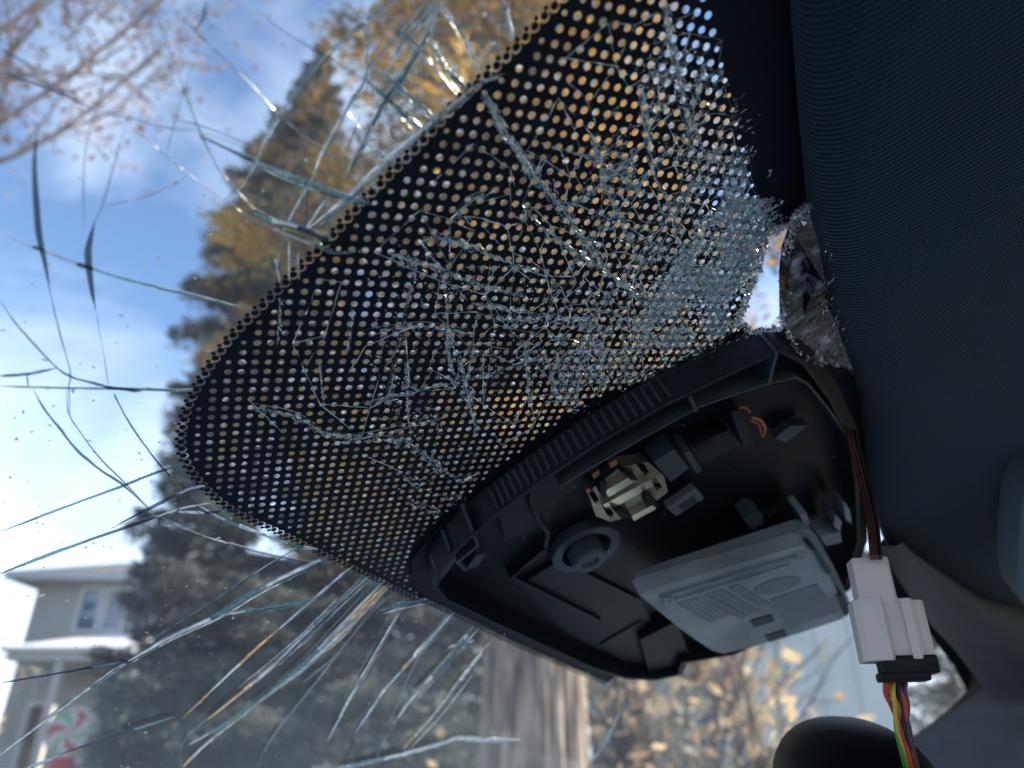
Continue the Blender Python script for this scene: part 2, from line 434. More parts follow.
# ------------------------------------------------------------------ trees
rng = np.random.default_rng(7)
def leaf_quads(P, D, Ls, Ws, rg):
    """quads centred on P, long axis D"""
    n = len(P)
    D = D / np.linalg.norm(D, axis=1, keepdims=True)
    R = rg.normal(size=(n, 3)); S = np.cross(D, R); S /= np.linalg.norm(S, axis=1, keepdims=True) + 1e-9
    a = D * Ls[:, None] / 2; w = S * Ws[:, None] / 2
    V = np.stack([P - a, P + w * .9, P + a, P - w * .9], 1).reshape(-1, 3)
    F = np.arange(4 * n).reshape(n, 4)
    return V, F
def conifer(name, label, cat, base, height, z0, rfun, nb, per_m, seed, needle, bark, trunk_r, droop=.25, leaf=(.10, .03), group=None, spread=.10, furrow=False, lop=0.0):
    rg = np.random.default_rng(seed)
    t = thing(name, (base[0], base[1], 0), label, cat, group)
    tb = MB()
    if furrow:
        ns, nz = 260, 160; rings = []
        ph = rg.uniform(0, 6.28, 24)
        for i in range(nz + 1):
            z = height * .45 * i / nz; ring = []
            for k in range(ns):
                a = 2 * math.pi * k / ns
                w = sum(math.sin(a * f + ph[j] + 1.4 * math.sin(z * (1.1 + .23 * j) + ph[j + 8])) for j, f in enumerate((21, 29, 38, 47, 59))) / 5
                w2 = math.sin(a * 83 + 3 * math.sin(z * 3.3 + ph[20]) + ph[21])
                r = trunk_r * (1 - .45 * z / height) * (1 + .25 * math.exp(-z * 2.2)) * (1 + .065 * (abs(w) ** .6) * (1 if w > 0 else -1) + .018 * w2)
                ring.append((base[0] + r * math.cos(a), base[1] + r * math.sin(a), z))
            rings.append(ring)
        tb.loops(rings, True, True, True)
        tb.tube([(base[0], base[1], height * .45 * .98), (base[0], base[1], height)], [trunk_r * .78, .02], 10)
    else:
        tb.tube([(base[0], base[1], z) for z in np.linspace(0, height, 6)], list(np.linspace(trunk_r, .015, 6)), 10)
    Ps, Ds = [], []
    for k in range(nb):
        z = z0 + (height - z0) * (k / nb) ** 1.15
        a = k * 2.39996 + rg.normal(0, .3)
        ln = rfun(z) * rg.uniform(.72, 1.12) * (1 - lop * max(0, math.cos(a)))
        if ln < .08: continue
        d = np.array([math.cos(a), math.sin(a), 0]); n = max(3, int(ln * 10))
        ts = np.linspace(0, 1, n); dr = droop * rg.uniform(.6, 1.4)
        path = np.array([base[0], base[1], z]) + d * ts[:, None] * ln + np.array([0, 0, 1.]) * ((-dr * ts ** 1.3 + .12 * ts ** 3) * ln)[:, None]
        tb.tube(path[::max(1, n // 5)], list(np.linspace(max(.006, .012 * ln), .003, len(path[::max(1, n // 5)]))), 4, caps=False)
        m = int(per_m * ln)
        tt = rg.uniform(.12, 1.0, m) ** .8
        pos = np.array([base[0], base[1], z]) + d * tt[:, None] * ln + np.array([0, 0, 1.]) * ((-dr * tt ** 1.3 + .12 * tt ** 3) * ln)[:, None]
        side = np.array([-d[1], d[0], 0]); sgn = rg.choice([-1, 1], m); off = np.abs(rg.normal(0, spread * ln * 2.2, m)) * (1.1 - .75 * tt)
        pos = pos + side * (sgn * off)[:, None] + rg.normal(0, .03, (m, 3)) - np.array([0, 0, 1.]) * (np.abs(rg.normal(0, .10, m)) + off * .2)[:, None]
        dd = d * .8 + side * (sgn * (.3 + off * 2))[:, None] + rg.normal(0, .45, (m, 3))
        Ps.append(pos); Ds.append(dd)
    P = np.concatenate(Ps); D = np.concatenate(Ds); n = len(P)
    V, F = leaf_quads(P, D, rg.uniform(.6, 1.4, n) * leaf[0], rg.uniform(.7, 1.3, n) * leaf[1], rg)
    tb.build('trunk', bark, t, smooth=furrow)
    setp(mesh_obj('crown', V, F, needle, t), kind='stuff')
    return t

TY = 4.6
tx = atY(534, 740, TY)[0]
conifer('conifer_tree', 'tall conifer with painted golden sunlight and furrowed grey trunk, close beside the car', 'tree', (tx, TY), 15, 2.75,
        lambda z: (1.9 + .2 * math.exp(-((z - 4.4) / .9) ** 2)) * min(1, (15.2 - z) / 8.5, .78 + .3 * (z - 2.7)), 240, 330, 3, M['gold_needle'], M['bark'], .30, .30, (.105, .028), furrow=True, lop=.22)
p5 = atY(325, 40, 11.3)
M['dusk_needle'] = mat('dark needles with sunlit gold painted in', (.62, .40, .13), .7, c2=(.075, .088, .09), scale=1.9, trans=.4, ramp=(.50, .68))  # gold tone paints sunlight onto a dark crown
conifer('conifer_tree', 'dark conifer with painted sunlit gold rising behind the dotted print', 'tree', (p5[0], 11.3), p5[2], 6.0,
        lambda z: min(1.55, .12 + (p5[2] - z) * .27), 180, 300, 12, M['dusk_needle'], M['bark2'], .13, .22, (.15, .04))
p = atY(232, 392, 10.0)
conifer('spruce_tree', 'dark blue green spruce standing beside the grey house', 'tree', (p[0], 10.0), p[2], .3,
        lambda z: min(1.0, .12 + (p[2] - z) * .62), 130, 420, 5, M['blue_needle'], M['bark2'], .12, .15, (.14, .035))
p2 = atY(405, 340, 12.0)
conifer('spruce_tree', 'broad blue grey spruce standing just behind the furrowed trunk', 'tree', (p2[0], 12.0), p2[2], .3,
        lambda z: min(3.0, .12 + (p2[2] - z) * .6), 170, 380, 6, M['dark_needle'], M['bark2'], .13, .15, (.15, .04))
p3 = atY(935, 560, 13.0)
conifer('spruce_tree', 'grey green spruce seen past the far windscreen corner', 'tree', (p3[0], 13.0), p3[2], .3,
        lambda z: min(1.5, .12 + (p3[2] - z) * .5), 90, 220, 8, M['dark_needle'], M['bark2'], .12, .15, (.14, .04))
p4 = atY(-40, 380, 15.0)
conifer('spruce_tree', 'far dark spruce at the very edge of the view, beyond the house', 'tree', (p4[0], 15.0), p4[2], .3,
        lambda z: min(1.3, .1 + (p4[2] - z) * .3), 90, 220, 9, M['blue_needle'], M['bark2'], .12, .15, (.14, .04))

def leafy(name, label, cat, base, branches, seed, twigm, leafm, nleaf, leaf, group=None, trunk_r=.03, depth=3, lsp=.12):
    """branches: list of (start, end) main limbs; each splits into twigs carrying leaves"""
    rg = np.random.default_rng(seed)
    t = thing(name, (base[0], base[1], 0), label, cat, group)
    tb = MB(); ends = []
    def grow(a, b, r, lev):
        a, b = np.array(a, float), np.array(b, float); L = np.linalg.norm(b - a)
        mid = (a + b) / 2 + rg.normal(0, .07 * L, 3)
        pts = smoothline([a, mid, b], 4)
        tb.tube(pts, list(np.linspace(r, r * .55, len(pts))), 5 if lev < 2 else 3, caps=False)
        ends.extend(pts[2:])
        if lev >= depth: return
        for s in range(4):
            i = rg.integers(2, len(pts)); q = pts[i]
            d = (b - a) / L + rg.normal(0, .62, 3); d /= np.linalg.norm(d)
            grow(q, q + d * L * rg.uniform(.38, .62), r * .5, lev + 1)
    for a, b in branches: grow(a, b, trunk_r, 0)
    E = np.array(ends); n = nleaf
    P = E[rg.integers(0, len(E), n)] + rg.normal(0, lsp, (n, 3))
    P[:, 2] = np.maximum(P[:, 2], .03)
    V, F = leaf_quads(P, rg.normal(size=(n, 3)), rg.uniform(.6, 1.4, n) * leaf[0], rg.uniform(.6, 1.4, n) * leaf[1], rg)
    tb.build('trunk', twigm, t)
    setp(mesh_obj('crown', V, F, leafm, t), kind='stuff')
    return t
# bare tree overhead whose twigs hang into the view with a few dead leaves
q = lambda x, y, Y: tuple(atY(x, y, Y))
tb0 = (-5.2, 3.6)
leafy('bare_tree', 'nearly bare tree with pinkish tan twigs high above the house', 'tree', tb0,
      [((tb0[0], tb0[1], 0), (tb0[0] + .2, tb0[1], 4.2)), ((tb0[0] + .2, tb0[1], 4.1), q(40, 20, 4.2)), ((tb0[0] + .2, tb0[1], 4.1), q(-60, 160, 3.8)),
       ((tb0[0] + .2, tb0[1], 4.1), q(90, -60, 4.0)), ((tb0[0] + .2, tb0[1], 4.1), q(210, -40, 4.6)), ((tb0[0] + .2, tb0[1], 4.1), q(150, 60, 4.8))],
      21, M['twig'], M['pink_leaf'], 3600, (.06, .045), trunk_r=.028, depth=3)
def shrub(name, label, x, y, Y, w, h, seed, leafm, n, leaf):
    c = atY(x, y, Y); rg = np.random.default_rng(seed); br = []
    for k in range(9):
        a = rg.uniform(0, 6.28); r = rg.uniform(.2, 1) * w
        br.append(((c[0] + rg.normal(0, .08), Y + rg.normal(0, .08), 0), (c[0] + r * math.cos(a), Y + r * math.sin(a), h * rg.uniform(.55, 1))))
    return leafy(name, label, 'shrub', (c[0], Y), br, seed, M['bark2'], leafm, n, leaf, trunk_r=.022, depth=2)
shrub('leafy_shrub', 'golden leaved shrub between the trunk and the white wall', 735, 740, 6.2, .20, 2.25, 31, M['gold_leaf'], 380, (.13, .10))
shrub('leafy_shrub', 'shrub with painted white sun glints just beside the furrowed trunk', 672, 740, 6.6, .32, 2.05, 32, M['pale_leaf'], 460, (.14, .12))
shrub('leafy_shrub', 'low russet shrub at the foot of the furrowed trunk', 626, 740, 6.0, .22, 1.9, 33, M['gold_leaf'], 260, (.11, .08))
shrub('leafy_shrub', 'orange autumn shrub at the corner of the grey house', -42, 700, 14.5, .4, 2.4, 34, M['gold_leaf'], 900, (.12, .08))

# ------------------------------------------------------------------ the houses
HY = 18.0
def hx(px, Y, py=640): return atY(px, py, Y)[0]
def hz(py, Y, px=80): return atY(px, py, Y)[2]
wx0, wx1 = hx(29, HY, 620), hx(330, HY, 620)
ez = hz(583, HY)
house = thing('house', ((wx0 + wx1) / 2, HY + 3, 0), 'two storey grey lap sided house with snowy porch roof', 'house')
b = MB(); b.box((wx0, HY, 0), (wx1, HY + 7, ez)); b.build('wall', M['siding'], house)
b = MB(); ov = .55
b.box((wx0 - ov, HY - ov, ez), (wx1 + ov, HY + 7 + ov, ez + .16)); b.build('eave', M['white_paint'], house)
b = MB(); cx = (wx0 + wx1) / 2
b.add([(wx0 - ov, HY - ov, ez + .163), (wx1 + ov, HY - ov, ez + .163), (wx1 + ov, HY + 7 + ov, ez + .163), (wx0 - ov, HY + 7 + ov, ez + .163), (wx0 + 2.6, HY + 3.5, ez + 1.5), (wx1 - 2.6, HY + 3.5, ez + 1.5)],
      [(0, 1, 5, 4), (1, 2, 5), (2, 3, 4, 5), (3, 0, 4), (3, 2, 1, 0)])
b.build('roof', M['roofing'], house)
def window(px0, px1, py0, py1, Y, parent, glass=M['window'], frame=.09, name='window'):
    x0, x1 = hx(px0, Y, (py0 + py1) / 2), hx(px1, Y, (py0 + py1) / 2); z0, z1 = hz(py1, Y, px0), hz(py0, Y, px0)
    f = MB()
    f.box((x0 - frame, Y - .05, z0 - frame), (x0, Y + .03, z1 + frame)); f.box((x1, Y - .05, z0 - frame), (x1 + frame, Y + .03, z1 + frame))
    f.box((x0, Y - .05, z0 - frame), (x1, Y + .03, z0)); f.box((x0, Y - .05, z1), (x1, Y + .03, z1 + frame))
    w = f.build(name, M['white_paint'], parent)
    f = MB(); f.box((x0, Y - .02, z0), (x1, Y + .02, z1)); f.build('pane' if name == 'window' else 'leaf', glass, w)
    return w
window(81, 99, 590, 630, HY, house)
window(108, 124, 590, 630, HY, house)
window(138, 158, 590, 630, HY, house)
PY = 16.2
window(128, 152, 716, 752, HY, house)
window(24, 38, 706, 770, HY, house, M['door'], .12, 'door')
px0, px1 = hx(8, PY, 650), hx(130, PY, 650)
pz = hz(652, PY); pzt = hz(632, HY)
b = MB(); b.box((px0, PY, pz - .16), (px1, HY, pz)); b.build('porch_ceiling', M['white_paint'], house)
b = MB()
b.add([(px0 - .1, PY - .1, pz + .003), (px1 + .1, PY - .1, pz + .003), (px1 + .1, HY - .002, pz + .003), (px0 - .1, HY - .002, pz + .003), (px0 + 1.4, HY - .002, pzt), (px1 - .2, HY - .002, pzt),
       (px0 - .1, PY - .1, pz + .09), (px1 + .1, PY - .1, pz + .09), (px1 + .1, HY - .002, pz + .09), (px0 - .1, HY - .002, pz + .09)],
      [(6, 7, 5, 4), (7, 8, 5), (9, 6, 4), (0, 1, 7, 6), (1, 2, 8, 7), (3, 0, 6, 9), (3, 2, 1, 0)])
b.build('porch_roof', M['snow'], house)
for x in (52, 126):
    b = MB(); xx = hx(x, PY + .15, 700); b.box((xx - .08, PY + .07, 0), (xx + .08, PY + .23, pz - .163)); b.build('porch_column', M['white_paint'], house)
b = MB(); b.box((px0, PY + .02, 0), (px1, HY - .01, .55)); b.build('porch_floor', M['kerb'], house)

# candy wheel decoration in front of the porch
WY = 13.0
c = atY(70, 732, WY); R = .35
dec = thing('candy_wheel', (c[0], WY, 0), 'red white and green candy swirl wheel standing in front of porch', 'decoration')
for k in range(12):
    b = MB(); a0, a1 = 2 * math.pi * k / 12, 2 * math.pi * (k + 1) / 12; f, bk = [], []
    for j in range(7):
        r = R * j / 6; s = .9 * j / 6
        f.append((r, a0 + s)); bk.append((r, a1 + s))
    V = []
    for y in (WY - .05, WY + .05):
        for r, a in f + bk: V.append((c[0] + r * math.cos(a), y, c[2] + r * math.sin(a)))
    F = []
    for j in range(6):
        F += [(j, j + 1, 8 + j, 7 + j), (14 + j + 1, 14 + j, 21 + j, 22 + j)]
    F.append((6, 13, 27, 20))
    b.add(V, F); b.build('wedge', M[('red', 'white', 'green', 'white')[k % 4]], dec)
b = MB(); b.loops([[(c[0] + R * (1.0 + .10 * math.cos(t)) * math.cos(a), WY + R * .2 * math.sin(t), c[2] + R * (1.0 + .10 * math.cos(t)) * math.sin(a)) for a in np.linspace(0, 2*math.pi, 32, endpoint=False)] for t in np.linspace(0, 2*math.pi, 9)])
b.build('rim', M['white'], dec, True)
b = MB(); zt = c[2] - R * 1.05
b.loops([[(c[0] + r * math.cos(a), WY + r * .7 * math.sin(a), z) for a in np.linspace(0, 2*math.pi, 20, endpoint=False)] for r, z in ((.24, 0), (.30, .12), (.32, zt * .45), (.27, zt * .8), (.16, zt))], True, True, True)
b.build('stand', M['red'], dec, True)

# pale building and grey neighbour on the other side of the trunk
BY = 11.0
bx0, bx1 = hx(790, BY, 690), hx(897, BY, 690)
pb = thing('garden_shed', ((bx0 + bx1) / 2, BY + 1, 0), 'white metal clad shed wall with upright seams beyond golden shrub', 'shed')
b = MB(); b.box((bx0, BY, 0), (bx1, BY + 2.2, 3.9)); b.build('wall', M['white_metal'], pb)
for k in range(4):
    b = MB(); x = bx0 + (bx1 - bx0) * k / 3; b.box((x - .025, BY - .03, 0), (x + .025, BY - .002, 3.88)); b.build('seam', M['white_metal'], pb)
b = MB(); b.box((bx0 - .12, BY - .15, 3.903), (bx1 + .12, BY + 2.35, 4.03)); b.build('roof', M['roofing'], pb)
GY = 21.0
gx0, gx1 = hx(610, GY, 700), hx(800, GY, 700)
gh = thing('house', ((gx0 + gx1) / 2, GY + 3, 0), 'grey neighbouring house half hidden behind the shrubs', 'house')
b = MB(); b.box((gx0, GY, 0), (gx1, GY + 6, 4.6)); b.build('wall', M['siding2'], gh)
b = MB(); b.add([(gx0 - .4, GY - .4, 4.603), (gx1 + .4, GY - .4, 4.603), (gx1 + .4, GY + 6.4, 4.603), (gx0 - .4, GY + 6.4, 4.603), (gx0 - .4, GY + 3, 6.4), (gx1 + .4, GY + 3, 6.4)], [(0, 1, 5, 4), (2, 3, 4, 5), (1, 2, 5), (3, 0, 4), (3, 2, 1, 0)])
b.build('roof', M['roofing'], gh)
window(690, 722, 712, 745, GY, gh)
window(640, 660, 712, 745, GY, gh)

# ------------------------------------------------------------------ the windscreen
ws = thing('windshield', tuple(surf(.3, -.55)), 'shattered laminated windshield with black dotted print and web of cracks', 'windshield')
gap_px = [(812, 205), (797, 212), (792, 223), (769, 234), (765, 247), (759, 264), (752, 285), (742, 311), (738, 317), (752, 332), (781, 329), (783, 306), (783, 277), (785, 251), (790, 236), (799, 218)]
gap = [uvof(*p) for p in gap_px]
# glass sheet: finer squares near the gap
V, F = [], []; us = np.arange(-.40, 1.20, .02); vs = np.arange(-.72, .14, .02)
ix = {}
def vid(u, v):
    k = (round(u, 5), round(v, 5))
    if k not in ix: ix[k] = len(V); V.append(tuple(surf(u, v)))
    return ix[k]
gu = [p[0] for p in gap]; gv = [p[1] for p in gap]
for u in us:
    for v in vs:
        if u + .02 < min(gu) or u > max(gu) or v + .02 < min(gv) or v > max(gv):
            F.append((vid(u, v), vid(u + .02, v), vid(u + .02, v + .02), vid(u, v + .02)))
        else:
            for i in range(10):
                for j in range(10):
                    a, c_ = u + i * .002, v + j * .002
                    if not inpoly(a + .001, c_ + .001, gap):
                        F.append((vid(a, c_), vid(a + .002, c_), vid(a + .002, c_ + .002), vid(a, c_ + .002)))
mesh_obj('glass_pane', V, F, M['glass'], ws, True)

# dotted ceramic print: real holes, scalloped rim with loose dots
edge_px = [(549, 9), (513, 48), (459, 99), (412, 150), (370, 192), (343, 221), (334, 232), (292, 274), (259, 307), (235, 331), (214, 358), (194, 391), (184, 418), (181, 442), (186, 460),
           (198, 478), (219, 499), (249, 517), (282, 532), (318, 550), (345, 563), (375, 577), (404, 592), (434, 604), (454, 613), (478, 625), (508, 640), (544, 656), (580, 672), (606, 683)]
edge = [np.array(uvof(*p)) for p in edge_px]
top_uv = edge[0] + (edge[0] - edge[2]) / np.linalg.norm(edge[0] - edge[2]) * .045
edge = smoothline([top_uv] + edge, 5)
edge = resample(edge, .0005)
STEP = .0037
inner = []; big, small = [], []
tot = len(edge)
per = int(round(STEP / .0005))
for i in range(tot):
    a, b_ = edge[max(0, i - 4)], edge[min(tot - 1, i + 4)]
    t = (b_ - a) / np.linalg.norm(b_ - a)
    nrm = np.array([-t[1], t[0]])          # towards the inside of the patch
    if i == 0: sgn = 1 if nrm[0] > 0 else -1
    nrm = nrm * sgn
    k = i % per; s = (k - per / 2) * .0005
    if k == per // 2: big.append(edge[i]); 
    if k == 0: small.append(edge[i] - nrm * .0013)
    bite = math.sqrt(max(0, .00165 ** 2 - s * s))
    inner.append(edge[i] + nrm * max(.0002, bite))
inner = inner[::1]
last = inner[-1]
end_u = last[0]
outline = [tuple(p) for p in inner]
# far side of the patch, then the header band out to the far pillar and back
band_lo = [(end_u - .02, -.10), (end_u + .03, .015)]
hdr = [uvof(x, y) for x, y in ((846, 582), (872, 590), (905, 606), (930, 634), (952, 664), (966, 690))]
band = list(hdr)
side = [uvof(950, 708), uvof(905, 741), uvof(880, 757)]
last_side = uvof(850, 775)
far = [(1.195, side[-1][1] - .1), (1.195, .13)]
outline += band_lo + band + side + [last_side, (last_side[0] + .05, last_side[1] - .05)] + far + [(-.38, .13), (-.38, .072), (outline[0][0] - .02, outline[0][1] + .004)]
# solid (undotted) zone
solid_px = [(714, -60), (718, 0), (722, 40), (730, 80), (742, 130), (757, 180), (768, 215), (772, 240), (752, 300), (742, 330), (700, 352), (660, 372), (625, 388), (592, 400), (560, 422), (520, 452), (480, 484), (446, 514), (420, 540), (410, 560), (412, 582), (440, 600), (500, 629), (560, 657), (620, 684)]
solid = [uvof(*p) for p in solid_px]
solid_poly = solid + [(end_u + .3, -.3), (1.3, .2), (solid[0][0], .2)]
Ac = np.array([0.8907, 0.0217, 0.4538]); Aw = Ac[0] * X + Ac[1] * UP + Ac[2] * FW
Av = np.array([Aw @ LL, Aw @ SS]); Av /= np.linalg.norm(Av); Bv = np.array([-Av[1], Av[0]])
PT = 0.0213 * DG
o0 = np.array(uvof(213.4, 379.9))
n_in = len(inner); tail = outline[n_in - 1:] + outline[:1]          # straight runs need points to follow the curved glass
tail = [tuple(np.array(a) + (np.array(c_) - np.array(a)) * k / max(1, int(math.hypot(c_[0] - a[0], c_[1] - a[1]) / .02))) for a, c_ in zip(tail, tail[1:]) for k in range(max(1, int(math.hypot(c_[0] - a[0], c_[1] - a[1]) / .02)))]
outline = outline[:n_in - 1] + tail
verts = [Vector(p) for p in outline]; edges = [(i, (i + 1) % len(outline)) for i in range(len(outline))]
out_c = outline[::4]
hole_r = {}; holes = []; rim_pts = np.array([p for p in inner[::3]])
def addloop(pts):
    n0 = len(verts)
    verts.extend(Vector(p) for p in pts)
    edges.extend((n0 + i, n0 + (i + 1) % len(pts)) for i in range(len(pts)))
umin, vmin = min(p[0] for p in outline), -.3
rnd = random.Random(4)
for i in range(-140, 140):
    for j in range(-140, 140):
        c_ = o0 + Av * (i * PT) + Bv * (j * PT)
        if not (.05 < c_[0] < .62 and -.32 < c_[1] < .14): continue
        if inpoly(c_[0], c_[1], solid_poly) or not inpoly(c_[0], c_[1], out_c): continue
        dr = math.sqrt(((rim_pts - c_) ** 2).sum(1).min())
        ds = pdist(c_[0], c_[1], solid, False); dg = pdist(c_[0], c_[1], gap)
        if dr < .0016 or ds < .0015 or dg < .004: continue
        r = PT * .282 * rnd.uniform(.93, 1.05) * (1 if dr > .0035 else .72) * (1 if ds > .003 else .7)
        ph = rnd.random()
        holes.append(c_); hole_r[(i, j)] = r
        addloop([(c_[0] + r * math.cos(2*math.pi*(k + ph)/12), c_[1] + r * math.sin(2*math.pi*(k + ph)/12)) for k in range(12)])
addloop(gap)
for u_ in np.arange(-.37, 1.19, .022):
    for v_ in np.arange(-.62, .128, .022):
        if inpoly(u_, v_, out_c) and pdist(u_, v_, gap) > .004 and not inpoly(u_, v_, gap) and (inpoly(u_, v_, solid_poly) or u_ < .08): verts.append(Vector((u_, v_)))
cv, ce, cf, _, _, _ = geometry.delaunay_2d_cdt(verts, edges, [], 0, 1e-7)
CV = np.array([tuple(p) for p in cv]); CF = np.array([tuple(f) for f in cf]); ctr = CV[CF].mean(1)
def inpoly_np(P, poly):
    c = np.zeros(len(P), bool); j = len(poly) - 1
    for i in range(len(poly)):
        xi, yi = poly[i]; xj, yj = poly[j]
        if yi != yj:
            c ^= ((yi > P[:, 1]) != (yj > P[:, 1])) & (P[:, 0] < (xj - xi) * (P[:, 1] - yi) / (yj - yi) + xi)
        j = i
    return c
keep = inpoly_np(ctr, outline) & ~inpoly_np(ctr, gap)
rel = ctr - o0; ij = np.stack([np.round(rel @ Av / PT), np.round(rel @ Bv / PT)], 1).astype(int)
hr = {k_: r_ for k_, r_ in hole_r.items()}
for n_ in range(len(ctr)):
    r_ = hr.get((ij[n_, 0], ij[n_, 1]))
    if r_ and np.hypot(*(rel[n_] - Av * ij[n_, 0] * PT - Bv * ij[n_, 1] * PT)) < r_: keep[n_] = False
cf = CF[keep]
FV = [tuple(surf(p[0], p[1], .0008)) for p in cv]
FF = [tuple(int(i) for i in f) for f in cf]
for lst, rr in ((big, .00118), (small, .00078)):
    for c_ in lst:
        n0 = len(FV)
        FV += [tuple(surf(c_[0] + rr * math.cos(2*math.pi*k/10), c_[1] + rr * math.sin(2*math.pi*k/10), .0008)) for k in range(10)]
        FF.append(tuple(range(n0, n0 + 10)))
setp(mesh_obj('dotted_print', FV, FF, M['frit'], ws), kind='stuff')
print('holes', len(holes), 'frit faces', len(FF))

# ------------------------------------------------------------------ cracks, each one a wedge of broken glass
cr = random.Random(11)
CORE = {'bright': ('bright', 'bright', 'grey', 'teal'), 'grey': ('grey', 'bright', 'grey', 'dark'), 'dark': ('dark', 'dark', 'dark', 'teal'), 'teal': ('teal', 'bright', 'teal', 'dark'), 'amber': ('amber', 'bright', 'amber', 'amber')}  # bright, grey and dark runs paint changing reflections along a crack
def crack(px, w, kind, h=.0012, lens=False, jit=.5, name='crack', taper=True):
    pts = smoothline(px, 8)
    n = len(pts); V = []; F = []; MI = []
    W = w if isinstance(w, (list, tuple)) else [w, w]
    ph, fq = cr.uniform(0, 9), cr.uniform(.25, .6)
    mats_ = [M['crack_' + k] for k in CORE[kind]] + [M['crack_edge']]
    lo, hi = -.24, .24; cur = 0; fl = [4, 4]
    if kind == 'dark': lo, hi = -.38, .38
    if kind in ('bright', 'amber'): lo, hi = -.33, .33
    for i, p in enumerate(pts):
        f = i / (n - 1)
        ww = W[0] + (W[1] - W[0]) * f if len(W) == 2 else np.interp(f, np.linspace(0, 1, len(W)), W)
        ww *= (1.45 if p[1] > 545 and kind in ('bright', 'amber') else 1.15) + (0 if lens else .18 * math.sin(ph + i * fq))
        if taper: ww *= min(1, .3 + 5 * f, .3 + 5 * (1 - f))
        a, b_ = pts[max(0, i - 1)], pts[min(n - 1, i + 1)]
        t = (b_ - a); t = t / (np.linalg.norm(t) + 1e-9); nr = np.array([-t[1], t[0]])
        c_ = p + nr * cr.uniform(-jit, jit) * .35
        sh_ = cr.uniform(-.05, .05)
        q = [c_ + nr * ww * k for k in (-.5, lo + sh_, hi + sh_, .5)]
        d = depth_of(cast(*c_)); hr = h + .35 * ww * d / FPX
        V += [tuple(cast(*q[0], h)), tuple(cast(*q[1], hr)), tuple(cast(*q[2], hr * cr.uniform(.95, 1.1))), tuple(cast(*q[3], h))]
        if i:
            k = 4 * i
            F += [(k - 4 + m, k + m, k + m + 1, k - 3 + m) for m in range(3)]
            if not lens:
                if cr.random() < .14: cur = cr.choice((0, 0, 0, 1, 2, 3))
                if cr.random() < .10: fl = [cr.choice((4, 4, 0, 3)), cr.choice((4, 4, 0, 3))]
            MI += [fl[0], cur, fl[1]] if not lens else [0, 0, 0]
    return mesh_obj(name, V, F, mats_, ws, mi=MI)

